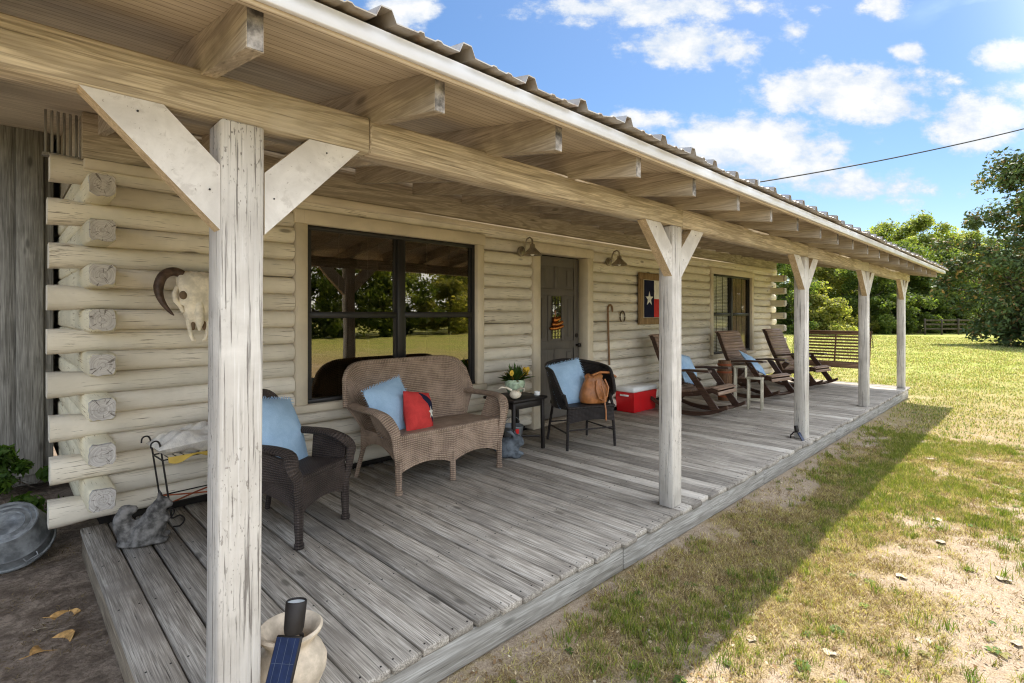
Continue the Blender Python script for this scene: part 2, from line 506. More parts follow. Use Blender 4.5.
M['leafpale'] = plain('pale_leaf', (.44, .37, .28), .8, .15, 0, .3, 30)
M['cable'] = plain('black_cable', (.02, .02, .022), .6, .2)
M['bark'] = wood('bark', (.17, .14, .11), (.07, .055, .045), 'z', bump=.8, island=.1, crack=.6)
M['leaf'] = leafmat('tree_leaves', .6)
M['gloss_leaf'] = leafmat('glossy_leaves', .22, .55, .22)
M['grass'] = leafmat('grass_blades', .35, .6, .15)
M['concrete'] = plain('pale_concrete', (.52, .46, .39), .9, .15, 0, .25, 7, .5, 50)
def roofmat():
    t = NT('ribbed_metal'); v, g, oi = coords(t, rnd=False)
    n = t.noise(v, 2.6, 6, .65); n2 = t.noise(v, 22, 5, .6)
    c = t.mix(t.ramp(n, .35, .65), (.36, .31, .25), (.46, .44, .42))
    c = t.mix(t.ramp(n2, .52, .7, 0, .7), c, (.26, .15, .085))
    t.bsdf(c, .5, .5, .35, t.bump(n2, .1, .004)); return t.m
M['roof'] = roofmat()
def soffitmat():
    t = NT('soffit_board'); v, g, oi = coords(t, rnd=False)
    gv = t.vmath('MULTIPLY', v, (1.0, 15.0, 15.0))
    gr = t.noise(gv, 1.8, 7, .6, .8); bl = t.noise(v, 1.6, 5, .6)
    c = t.mix(t.ramp(gr, .3, .7), (.47, .395, .30), (.65, .565, .445))
    c = t.mix(t.ramp(bl, .45, .75, 0, .5), c, (.36, .305, .245))
    sp = t.n('ShaderNodeSeparateXYZ'); t.l(v, sp.inputs[0])
    fr = t.math('FRACT', t.math('MULTIPLY', sp.outputs[1], 1 / .041))
    gro = t.ramp(t.math('ABSOLUTE', t.math('SUBTRACT', fr, .5)), .42, .48, 1, 0)
    c = t.mix(t.math('MULTIPLY', t.math('SUBTRACT', 1.0, gro), .55), c, (.09, .06, .04))
    t.bsdf(c, .8, .15, 0, t.bump(t.math('ADD', gro, t.math('MULTIPLY', gr, .3)), .4, .005)); return t.m
M['soffit'] = soffitmat()

def postmat(name, axis_scale, flecks):
    t = NT(name); v, g, oi = coords(t)
    blot = t.noise(v, 3.2, 6, .6, .5)
    gv = t.vmath('MULTIPLY', v, axis_scale)
    fine = t.noise(gv, 1.0, 6, .62, .35)
    wide = t.noise(t.vmath('MULTIPLY', gv, (.28, .28, .5)), 1.0, 5, .6, .6)
    col = t.mix(t.ramp(blot, .3, .7), (.50, .465, .42), (.68, .645, .595))
    col = t.mix(t.ramp(wide, .52, .72, 0, .55), col, (.40, .365, .33))
    ck = t.ramp(fine, .375, .43, 1, 0)
    col = t.mix(t.math('MULTIPLY', ck, .85), col, (.16, .14, .125))
    col = t.mix(t.ramp(fine, .56, .66, 0, .4), col, (.76, .74, .72))
    fl = t.noise(t.vmath('MULTIPLY', v, (95, 95, 40)), 1.0, 4, .6)
    area = t.ramp(t.noise(v, 1.7, 4, .6), .45, .62)
    col = t.mix(t.math('MULTIPLY', t.math('MULTIPLY', t.ramp(fl, .60, .66), area), flecks), col, (.19, .165, .14))
    h = t.math('ADD', t.math('MULTIPLY', fine, .7), t.math('MULTIPLY', t.math('SUBTRACT', 1.0, ck), .8))
    t.bsdf(col, .85, .15, 0, t.bump(h, .55, .005)); return t.m
M['post'] = postmat('post_paint', (135, 135, 2.4), .8)
M['rawwood'] = wood('raw_edge_wood', (.68, .54, .36), (.48, .36, .22), 'z', bump=.2, island=.05, crack=.2, knots=False)
def bracemat():
    t = NT('brace_paint'); v, g, oi = coords(t)
    b = t.noise(v, 4.5, 7, .62, .6); f = t.noise(v, 26, 6, .6, .5); fl = t.noise(v, 75, 3, .6)
    c = t.mix(t.ramp(b, .32, .68), (.52, .495, .465), (.71, .685, .655))
    c = t.mix(t.ramp(t.math('ADD', t.math('MULTIPLY', b, .5), t.math('MULTIPLY', f, .5)), .53, .62, 0, .5), c, (.40, .37, .34))
    c = t.mix(t.ramp(fl, .66, .72, 0, .6), c, (.22, .19, .16))
    t.bsdf(c, .85, .15, 0, t.bump(f, .2, .004)); return t.m
M['brace'] = bracemat()
def endgrain():
    t = NT('log_end_grain'); tc = t.n('ShaderNodeTexCoord'); oi = t.n('ShaderNodeObjectInfo').outputs['Random']
    p = t.vmath('MULTIPLY', t.vmath('SUBTRACT', tc.outputs['Generated'], (.5, .5, .5)), (1, 0, 1))
    r_ = t.vmath('LENGTH', p, out=1)
    d = t.vmath('NORMALIZE', p)
    cb = t.n('ShaderNodeCombineXYZ'); t.l(t.math('MULTIPLY', oi, 40.0), cb.inputs[0]); t.l(t.math('MULTIPLY', r_, 1.1), cb.inputs[1])
    ra = t.noise(t.vmath('ADD', t.vmath('MULTIPLY', d, (2.6, 2.6, 2.6)), cb.outputs[0]), 1.6, 5, .65)
    ob = t.noise(t.vmath('ADD', tc.outputs['Object'], cb.outputs[0]), 14, 5, .6)
    ring = t.math('SINE', t.math('MULTIPLY', t.math('ADD', r_, t.math('MULTIPLY', ob, .08)), 85.0))
    c = t.mix(t.ramp(ob, .3, .7), (.36, .335, .305), (.57, .535, .49))
    c = t.mix(t.ramp(ring, .2, 1, 0, .38), c, (.36, .32, .28))
    ck = t.ramp(ra, .43, .38)
    c = t.mix(t.math('MULTIPLY', ck, .8), c, (.11, .09, .075))
    t.bsdf(c, .9, .1, 0, t.bump(t.math('SUBTRACT', ob, ck), .4, .006)); return t.m
M['log_end'] = endgrain()
M['solar_line'] = plain('solar_panel_line', (.07, .085, .12), .4, .3)
SUN, SKY, EXPO, SKYSAT, SKYVAL, CLV = 2.95, .15, 1.70, 1.22, .335, 2.1
FILL_CLV = 6.8  # brightness of the unseen clouds added to fill the shaded porch
# ================================================================== THE HOUSE
HX, HY = 6.4, 4.4
house = empty('log_house', (HX, HY, 0.0), 'cream painted log house with a long covered porch under a ribbed metal roof', 'house')
SL = .166
def zt(y): return 2.445 + SL * (y - 1.445)          # top of the rafters
XL, XR = -.75, 13.10
WIN = [(1.746, 3.81), (9.39, 11.40)]
DOOR = (4.60, 5.79)
ZW0, ZW1 = .80, 2.48
def hb(mb, name, mat, parent=house): return mb.build(name, mat, parent, True)

# --- log wall
wall = MB()
def log_run(x0, x1, zc, hh, seed, y0=4.345, back=4.52):
    n = max(2, int((x1 - x0) / .45) + 1)
    rr = random.Random(seed); ph = rr.uniform(0, 9); rings = []
    xs_ = [x0 + (x1 - x0) * i / n for i in range(n + 1)]
    if x0 < .3: xs_ = [x0, .26, .31, .36, .42] + [q for q in xs_ if q > .45]
    if x1 > 12.7: xs_ = [q for q in xs_ if q < 12.5] + [12.54, 12.6, 12.66, x1]
    h0 = hh
    offs = [-1, -.86, -.6, -.25, .1, .45, .75, .93, 1]
    for x in xs_:
        hh = h0 + (.0105 * min(1, max(0, (.40 - x) / .10)) + .0105 * min(1, max(0, (x - 12.55) / .1)))
        dz = .004 * math.sin(x * 1.7 + ph) + rr.uniform(-.002, .002)
        dy = .005 * math.sin(x * 1.1 + ph * 2) + rr.uniform(-.003, .003)
        ring = []
        for o_ in offs:
            ring.append((x, y0 + dy + .058 * abs(o_) ** 4.2, zc + dz + o_ * hh))
        ring += [(x, back, zc + dz + hh * .96), (x, back, zc + dz - hh * .96)]
        rings.append(ring)
    wall.loft(rings, 0, True)
for k in range(17):
    zc = .335 + .1385 * k
    ev = k % 2 == 0
    segs = [(.222 + random.uniform(-.012, .012) if ev else .50, 12.78 + random.uniform(-.02, .02) if ev else 12.50)]
    cuts = []
    if zc > ZW0 - .02 and zc < ZW1 + .04: cuts += WIN
    if zc < ZW1 + .04: cuts.append(DOOR)
    for c0, c1 in cuts:
        ns = []
        for a, b in segs:
            if c1 <= a or c0 >= b: ns.append((a, b)); continue
            if a < c0: ns.append((a, c0 - .004))
            if b > c1: ns.append((c1 + .004, b))
        segs = ns
    for i, (a, b) in enumerate(sorted(segs)):
        log_run(a, b, zc, .0705 if ev else .0695, k * 10 + i)
hb(wall, 'log_wall', M['log'])
for xc in (.452, 12.50):
  side = MB()
  for k in range(1, 17, 2):
    zc = .335 + .1385 * k
    if 1:
        y0 = 4.075 + random.uniform(-.015, .015)
        side.box((xc, (y0 + 7.6) / 2, zc), (.140, 7.6 - y0, .142), Euler((random.uniform(-.002, .002), 0, 0)).to_matrix(), .015)
  for k in range(0, 17, 2):
    side.box((xc, 6.06, .335 + .1385 * k), (.13, 3.06, .13), None, .02)
  hb(side, 'side_log_wall', M['log_y'])
for k in range(1, 17, 2):
    zc = .335 + .1385 * k
    for xc in (.452, 12.50):
        rr = random.Random(k); pts = []; ends = MB()
        for q in range(20):
            an = 2 * math.pi * q / 20
            c_, s_ = math.cos(an), math.sin(an)
            r_ = 1 / max(abs(c_), abs(s_)) ** .95
            e = rr.uniform(.93, 1.02)
            pts.append((xc + .066 * c_ * r_ * e, zc + .068 * s_ * r_ * e * (rr.uniform(.84, 1) if s_ < -.5 else 1)))
        ends.prism(pts, 'y', 4.052 + rr.uniform(0, .008), 4.10)
        hb(ends, 'log_end', M['log_end'])
fd = MB(); fd.bb(.55, 12.44, 4.47, 7.5, -.1, .262)
hb(fd, 'foundation', M['dark'])
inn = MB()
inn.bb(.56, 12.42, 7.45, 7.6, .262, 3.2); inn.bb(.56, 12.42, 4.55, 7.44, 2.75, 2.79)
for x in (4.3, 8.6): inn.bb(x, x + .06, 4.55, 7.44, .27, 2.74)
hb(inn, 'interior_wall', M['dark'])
hd = MB()
hd.bb(.377, 12.72, 4.322, 4.50, 2.625, zt(4.33) - .004, .004)
hb(hd, 'header_board', M['header'])
hd = MB(); hd.bb(.385, 12.70, 4.300, 4.49, 2.556, 2.622, .006)
hb(hd, 'wall_trim', M['trim_x'])
vs_ = MB()
for i in range(6): vs_.bb(.20 + i * .030, .214 + i * .030, 4.42, 4.44, 2.64, 2.915, .002)
vs_.bb(.19, .372, 4.40, 4.46, 2.622, 2.64)
hb(vs_, 'vent_slats', M['barn'])

# --- windows
def window(x0, x1, blinds):
    gm = M['glass_far'] if blinds else M['glass']
    T = .098
    cs = MB()
    cs.bb(x0, x0 + T, 4.326, 4.47, ZW0 + .06, ZW1 - .105, .004)
    cs.bb(x1 - T, x1, 4.326, 4.47, ZW0 + .06, ZW1 - .105, .004)
    cs.bb(x0 - .012, x1 + .012, 4.318, 4.47, ZW1 - .103, ZW1 + .01, .004)
    cs.bb(x0 - .02, x1 + .02, 4.295, 4.47, ZW0 - .005, ZW0 + .058, .006)
    w = hb(cs, 'window', M['trim'])
    a, b = x0 + T, x1 - T
    z0, z1 = ZW0 + .06, ZW1 - .105
    zm = 1.612
    fr = MB(); F = .034
    fr.bb(a, b, 4.372, 4.45, z1 - F, z1, .003); fr.bb(a, b, 4.365, 4.45, z0, z0 + F, .003)
    fr.bb(a, a + F, 4.374, 4.448, z0 + F, z1 - F); fr.bb(b - F, b, 4.374, 4.448, z0 + F, z1 - F)
    xm = (a + b) / 2
    fr.bb(xm - .04, xm + .04, 4.368, 4.449, z0 + F, z1 - F, .003)
    for p, q in ((a + F, xm - .04), (xm + .04, b - F)):
        fr.bb(p, q, 4.376, 4.425, zm - .028, zm + .028, .003)
        for s0, s1, yy in ((z0 + F, zm - .028, 4.392), (zm + .028, z1 - F, 4.400)):
            fr.bb(p, p + .024, yy - .004, yy + .03, s0, s1); fr.bb(q - .024, q, yy - .004, yy + .03, s0, s1)
            for t in (1, 2):
                xx = p + (q - p) * t / 3
                fr.bb(xx - .006, xx + .006, yy + .016, yy + .022, s0, s1)
    fo = hb(fr, 'window_frame', M['black'], w); set_world(fo, w)
    for p, q in ((a + F, xm - .04), (xm + .04, b - F)):
        for s0, s1, yy in ((z0 + F, zm - .028, 4.402), (zm + .028, z1 - F, 4.410)):
            g = MB(); g.bb(p + .02, q - .02, yy, yy + .003, s0, s1)
            go = hb(g, 'glass_pane', gm, w); set_world(go, w)
    if blinds:
        bl = MB()
        for i in range(52):
            zz = z0 + .05 + i * .028
            bl.box(((a + F + xm - .04) / 2, 4.432, zz), (xm - a - F - .045, .024, .0022), Euler((R(-55), 0, 0)).to_matrix())
        bo = hb(bl, 'blind', M['blind'], w); set_world(bo, w)
        cu = MB()
        cu.sheet(lambda u, v: (xm + .045 + u * (b - xm - .05), 4.445 + .010 * math.sin(u * 40), z0 + .02 + v * (z1 - z0 - .04)), 40, 2, .003)
        co = hb(cu, 'curtain', M['curtain'], w); set_world(co, w)
    return w
window(*WIN[0], False)
window(*WIN[1], True)

# --- door
cs = MB(); d0, d1 = DOOR; T = .125
cs.bb(d0, d0 + T, 4.322, 4.50, .222, 2.372, .004); cs.bb(d1 - T, d1, 4.322, 4.50, .222, 2.372, .004)
cs.bb(d0 - .012, d1 + .012, 4.314, 4.50, 2.374, 2.49, .004)
trim_o = hb(cs, 'door_trim', M['trim'])
dl = MB(); a, b = d0 + T + .012, d1 - T - .012
yf = 4.470
dl.bb(a, b, yf + .012, yf + .05, .27, 2.365)
def rail(x0, x1, z0, z1): dl.bb(x0, x1, yf, yf + .011, z0, z1, .003)
W = b - a
st = .105
rail(a, a + st, .272, 2.363); rail(b - st, b, .272, 2.363)
xA, xB = a + .36 * W, b - .36 * W
rail(a + st, b - st, .272, .46); rail(a + st, b - st, 2.24, 2.363); rail(a + st, b - st, 1.86, 1.95)
rail(a + st, b - st, 1.16, 1.27)
for xx in (a + W * .352, a + W * .648): rail(xx - .035, xx + .035, 1.27, 1.86); 
rail(a + W * .5 - .045, a + W * .5 + .045, .46, 1.16); rail(a + W * .5 - .045, a + W * .5 + .045, 1.95, 2.24)
for xx in (a + st + .09, b - st - .09): rail(xx - .05, xx + .05, 1.99, 2.20); rail(xx - .05, xx + .05, .50, 1.12); rail(xx - .028, xx + .028, 1.31, 1.82)
door = hb(dl, 'door', M['door'])
g = MB(); g.bb(a + W * .395, a + W * .605, yf + .002, yf + .006, 1.30, 1.85)
o = hb(g, 'glass_pane', M['glass'], door); set_world(o, door)
g = MB()
for i in range(4):
    g.bb(a + W * (.40 + i * .064), a + W * (.40 + i * .064) + .008, yf - .004, yf + .0015, 1.30, 1.85)
for i in range(9): g.bb(a + W * .395, a + W * .605, yf - .006, yf - .0042, 1.32 + i * .06, 1.327 + i * .06)
o = hb(g, 'grille', M['iron'], door); set_world(o, door)
g = MB(); g.lathe([(0, 0), (.012, .002), (.012, .03), (.028, .045), (.028, .065), (0, .075)], 14, (b - .055, yf, 1.20), 0, Matrix.Rotation(R(90), 3, 'X'))
o = hb(g, 'door_knob', M['iron'], door); set_world(o, door); g = MB()
g.lathe([(0, 0), (.03, .002), (.03, .012), (0, .014)], 14, (b - .055, yf, 1.33), 0, Matrix.Rotation(R(90), 3, 'X'))
o = hb(g, 'deadbolt', M['iron'], door); set_world(o, door)
g = MB(); g.bb(d0 + T + .002, d1 - T - .002, 4.34, 4.54, .222, .268, .004)
hb(g, 'threshold', M['joist_y'])

# --- porch frame
bm_ = MB()
YF = 1.874
segs = [(-.75, 1.050), (1.052, 3.60), (3.602, 6.5), (6.502, 9.4), (9.402, 12.80)]
for i, (x0, x1) in enumerate(segs): bm_.bb(x0, x1, YF + random.uniform(-.002, .002), YF + .135, 2.26 + random.uniform(-.002, .002), 2.397, .007)
hb(bm_, 'porch_beam', M['beam'])
PX = [(.569, .012), (3.513, .004), (6.475, -.008), (9.37, -.004), (12.28, 0)]
for i, (px, lean) in enumerate(PX):
    pm = MB()
    pd = (.135, .112, .118, .12, .12)[i]
    pm.bar((px, YF + pd / 2, .222), (px + lean, YF + pd / 2, 2.2585), .135, pd, (0, -1, 0), .006)
    post = hb(pm, 'porch_post', M['post'])
    xt = px + lean
    for sx in (-1, 1):
        br = MB()
        X = lambda q: xt + sx * q
        if i == 4 and sx > 0: poly = [(X(.069), 1.95), (X(.069), 2.10), (X(.24), 2.2575), (X(.40), 2.2575)]
        else: poly = [(X(.069), 1.893), (X(.069), 2.105), (X(.225), 2.2575), (X(.425), 2.2575)]
        br.prism(poly, 'y', YF + .003 + random.uniform(0, .002), YF + .07)
        for q in range(2, 6): br.mi[q] = 1
        for (qx, qz) in ((.10, 2.02), (.29, 2.22)):
            br.prism([(X(qx) + .0032 * math.cos(a * math.pi / 3), qz + .0032 * math.sin(a * math.pi / 3)) for a in range(6)], 'y', YF + .0012, YF + .02, 2)
        o = hb(br, 'brace', [M['brace'], M['rawwood'], M['iron']], post); set_world(o, post)
k = -1
x = .4715 - .607
while x < 13.2:
    xx = min(x, 13.06); rm = MB(); h = .136
    ye = 1.445 + random.uniform(-.012, .012)
    j = random.uniform(-.006, .006)
    poly = [(ye, zt(ye) - h), (ye, zt(ye)), (4.318, zt(4.318)), (4.318, zt(4.318) - h)]
    rm.prism(poly, 'x', xx - .022 + j, xx + .022 + j)
    e = .0025
    rm.prism([(ye - e, zt(ye) - h + .002), (ye - e, zt(ye) - .002), (ye - .0004, zt(ye) - .002), (ye - .0004, zt(ye) - h + .002)], 'x', xx - .020 + j, xx + .020 + j, 1)
    hb(rm, 'rafter', [M['rafter'], M['rafter_end']])
    x += .607
sf = MB()
sf.prism([(1.385, zt(1.385) + .001), (1.385, zt(1.385) + .02), (7.9, zt(7.9) + .02), (7.9, zt(7.9) + .001)], 'x', XL, XR)
hb(sf, 'soffit', M['soffit'])
fa = MB(); fa.bb(XL, XR + .02, 1.362, 1.382, 2.402, 2.456, .003)
fo = hb(fa, 'fascia', M['fascia'])
fa = MB(); fa.bb(XL, XR, 1.384, 1.41, 2.394, 2.425, .003)
o = hb(fa, 'drip_edge', M['soffit'])
rk = MB(); rk.prism([(1.384, zt(1.384) - .03), (1.384, zt(1.384) + .03), (7.9, zt(7.9) + .05), (7.9, zt(7.9) - .07)], 'x', XR + .002, XR + .022)
hb(rk, 'rake_board', M['fascia'])
# ribbed metal sheets
rf = MB()
prof = []
xx = XL - .02
while xx < XR + .05:
    prof += [(xx, 0), (xx + .016, .034), (xx + .050, .034), (xx + .066, 0), (xx + .14, 0), (xx + .148, .006), (xx + .162, .006), (xx + .17, 0), (xx + .21, 0), (xx + .218, .006), (xx + .232, .006), (xx + .24, 0)]
    xx += .305
def rz(y): return 2.468 + .176 * (y - 1.36)
ys = [1.315, 1.6, 4.5, 7.9]
vs = []; n = len(prof)
for off in (0, .004):
    for y in ys:
        for (px, pz) in prof:
            wob = .005 * math.sin(px * 7.3) * (1 if y < 1.4 else 0)
            vs.append((px, y + (.012 * math.sin(int(px / 0.92) * 2.4) if y < 1.4 else 0), rz(y) + pz + off + wob))
fs = []
m = len(ys)
for o_ in (0, 1):
    for j in range(m - 1):
        for i in range(n - 1):
            b0 = o_ * m * n + j * n + i
            fs.append((b0, b0 + 1, b0 + n + 1, b0 + n))
for i in range(n - 1): fs.append((i, i + 1, m * n + i + 1, m * n + i))
rf.add(vs, fs, None, False)
roof = hb(rf, 'metal_roof', M['roof'])
# far gable boarding between wall head and roof
gb = MB(); gb.prism([(4.5, 2.60), (7.6, 2.60), (7.6, zt(7.6)), (4.5, zt(4.5))], 'x', 12.45, 12.55)
hb(gb, 'gable_boards', M['header']); gb = MB()
gb.prism([(4.5, 2.66), (7.6, 2.66), (7.6, zt(7.6)), (4.5, zt(4.5))], 'x', .40, .50)
hb(gb, 'gable_boards', M['header'])

# ================================================================== DECK
deck = empty('porch_deck', (6.4, 3.1, 0.0), 'weathered grey wooden porch deck of short planks in front of the log house', 'deck')
pl = MB()
x = .375
i = 0
while x < 12.38:
    rr = random.Random(i * 3 + 1)
    y0 = 1.815 + rr.uniform(-.012, .012)
    w = .1375 + rr.uniform(-.002, .002)
    dz = rr.uniform(-.0025, .002)
    Rm = Euler((rr.uniform(-.0009, .0009), rr.uniform(-.012, .012), rr.uniform(-.0012, .0012))).to_matrix()
    pl.box((x + w / 2, (y0 + 4.41) / 2, .201 + dz), (w, 4.41 - y0, .037), Rm, .006)
    for yn in (1.853, 2.46, 3.06, 3.67, 4.27):
        for q in (.028, w - .028):
            cx, cy = x + q + rr.uniform(-.006, .006), yn + rr.uniform(-.008, .008)
            pl.prism([(cx + .0046 * math.cos(a * math.pi / 3), cy + .0046 * math.sin(a * math.pi / 3)) for a in range(6)], 'z', .2185 + dz, .2206 + dz + abs(q - w / 2) * .008, 1)
    x += .148; i += 1
o = pl.build('deck_planks', [M['plank'], M['iron']], deck, True)
xs = [.40, 2.765, 5.075, 7.45, 9.8, 12.36]
for a, b in zip(xs[:-1], xs[1:]):
    r_ = MB(); r_.bb(a + .005, b - .005, 1.834, 1.872, .03, .178, .004)
    r_.build('rim_joist', M['plank_end'], deck, True)
for xj in (.384, 12.33):
    r_ = MB(); r_.bb(xj, xj + .038, 1.88, 4.42, .03, .179, .004); r_.build('side_joist', M['joist_y'], deck, True)
r_ = MB()
for q in range(1, 10): r_.bb(.4 + q * 1.2, .44 + q * 1.2, 1.88, 4.42, .03, .179)
r_.build('inner_joists', M['joist_y'], deck, True)

# ================================================================== SHED WING at the left
shed = empty('board_shed', (-1.0, 7.6, 0), 'grey vertical board shed standing behind the corner of the log house', 'shed')
sm = MB(); x = -2.4; i = 0
while x < .34:
    w = random.Random(i).uniform(.13, .17); x1 = min(x + w, .355)
    sm.bb(x, x1 - .008, 6.30 + random.uniform(0, .012), 6.34, .12, 3.55, .004); x += w; i += 1
sm.bb(-2.4, .35, 6.345, 9.2, .1, 3.55)
sm.build('board_wall', M['barn'], shed, True)
sm = MB(); sm.bb(-2.6, .34, 5.95, 9.4, 3.58, 3.66, .004); sm.bb(-2.6, .34, 6.2, 6.29, 3.42, 3.57, .004)
sm.build('shed_roof', M['header'], shed, True)
sm = MB(); sm.bb(.10, .28, 6.262, 6.295, .2, 3.40, .004)
sm.build('corner_board', M['barn'], shed, True)
def smooth_path(pts, k):
    P = [Vector(p) for p in pts]; Q = []
    for i in range(len(P) - 1):
        p0 = P[max(i - 1, 0)]; p1 = P[i]; p2 = P[i + 1]; p3 = P[min(i + 2, len(P) - 1)]
        for q in range(k):
            a = q / k
            Q.append(.5 * ((2 * p1) + (p2 - p0) * a + (2 * p0 - 5 * p1 + 4 * p2 - p3) * a * a + (3 * p1 - p0 - 3 * p2 + p3) * a ** 3))
    return Q + [P[-1]]
# ================================================================== FURNITURE
DZ = .222
def rotz_for(f): return math.atan2(f[0], -f[1])

def wicker_seat(name, loc, rz, label, cat, W, W2, mat, mid_leg, group, zb=.97, yb=.27, ln=.30, ah=0.0, fl=1.0):
    t = empty(name, loc, label, cat, group, rz)
    m = MB()
    m.sheet(lambda u, v: ((2 * u - 1) * (W + .015), -.285 + v * .55, .435 - .035 * v + .012 * math.sin(u * math.pi) * math.sin(v * math.pi)), 16, 12, .03, (2 * W, .55))
    m.build('seat', mat, t)
    m = MB()
    na = 2 if mid_leg else 1
    def ap(u, v):
        s = u * na % 1.0 if u < 1 else 1.0
        zlo = .15 + ah + .068 * math.sin(math.pi * s) ** .7
        z = .432 * v + zlo * (1 - v)
        return ((2 * u - 1) * W, -.292 - .012 * math.sin(math.pi * v), z)
    m.sheet(ap, 48, 6, .018, (2 * W, .25))
    for k in range(na):
        pts = [((2 * ((k + q / 14) / na) - 1) * W, -.297, .15 + ah + .068 * math.sin(math.pi * q / 14) ** .7) for q in range(15)]
        m.tube(pts, .009, 6)
    m.tube([((2 * q / 10 - 1) * (W + .03), -.295, .436) for q in range(11)], .014, 8)
    m.build('apron', mat, t)
    for sx in (-1, 1):
        m = MB(); m.sheet(lambda u, v: (sx * (W + .005), -.29 + u * .56, (.24 + .10 * math.sin(math.pi * u)) * (1 - v) + .43 * v), 10, 4, .015, (.56, .2))
        m.build('side_apron', mat, t)
    def top(s): return .63 + (zb - .63) * (1 - abs(s) ** 9) ** .42
    def back(u, v):
        s = 2 * u - 1
        z = .40 + (top(s) - .40) * v
        wd = (W + .02) + (W2 - W - .02) * v ** 1.25
        return (s * wd, yb + ln * (z - .40) - .085 * abs(s) ** 4, z)
    m = MB(); m.sheet(back, 40, 16, .022, (2 * W2, .58)); m.build('backrest', mat, t)
    m = MB(); pts = [back(q / 40, 1.0) for q in range(41)]
    m.tube([(p[0], p[1] + .008, p[2] - .006) for p in pts], .026, 8); m.build('back_rim', mat, t)
    for sx in (-1, 1):
        m = MB()
        xe = W2 - .01
        xe = W + (W2 - W) * .62
        pts = [(sx * (xe - .01), yb + .02, .635), (sx * (xe + .015 * fl), .14, .63), (sx * (xe + .03 * fl), .0, .632), (sx * (xe + .02 * fl), -.15, .628), (sx * (xe - .0), -.25, .60), (sx * (W + .06), -.305, .53), (sx * (W + .035), -.32, .46), (sx * (W + .02), -.315, .36), (sx * W, -.305, .24)]
        # smooth the path
        P = [Vector(p) for p in pts]; Q = []
        for i in range(len(P) - 1):
            for q in range(4):
                a = q / 4
                p0 = P[max(i - 1, 0)]; p1 = P[i]; p2 = P[i + 1]; p3 = P[min(i + 2, len(P) - 1)]
                Q.append(.5 * ((2 * p1) + (p2 - p0) * a + (2 * p0 - 5 * p1 + 4 * p2 - p3) * a * a + (3 * p1 - p0 - 3 * p2 + p3) * a ** 3))
        Q.append(P[-1])
        rs = [1.0 if q < len(Q) * .55 else 1.0 - .45 * (q - len(Q) * .55) / (len(Q) * .45) for q in range(len(Q))]
        m.tube(Q, rs, 12, flat=(.052, .024), side=(1, 0, 0))
        m.build('arm', mat, t)
        m = MB()
        m.sheet(lambda u, v: (sx * (W + .015 + (xe - W - .0) * v), -.29 + u * .26, .42 + v * (.60 - .02 * (1 - u) * 2 - .42 + .03 * u)), 8, 6, .014, (.26, .2))
        m.build('arm_panel', mat, t)
        m = MB(); m.tube([(sx * W, -.30, .27), (sx * W, -.303, .12), (sx * W, -.305, .035), (sx * W, -.305, .03), (sx * W, -.305, 0)], [.030, .026, .023, .030, .029], 10); m.build('leg', mat, t)
        m = MB(); m.tube([(sx * (W - .04), .24, .40), (sx * (W - .01), .30, .18), (sx * (W + .015), .345, .0)], [.02, .019, .018], 8); m.build('leg', mat, t)
    if mid_leg:
        m = MB(); m.tube([(0, -.298, .25), (0, -.30, .0)], .026, 10); m.build('leg', mat, t)
    return t

wicker_seat('wicker_loveseat', (2.73, 3.80, DZ), 0, 'brown wicker loveseat under the big dark window with two throw pillows', 'loveseat', .53, .68, M['wick_brown'], True, None)
wicker_seat('wicker_armchair', (1.33, 3.50, DZ), rotz_for((.5, -.866)), 'dark brown wicker armchair with rolled arms close behind the nearest porch post', 'armchair', .24, .27, M['wick_dark'], False, 'wicker armchairs', .93, .20, .26, .045, .1).scale = (1, 1, .92)

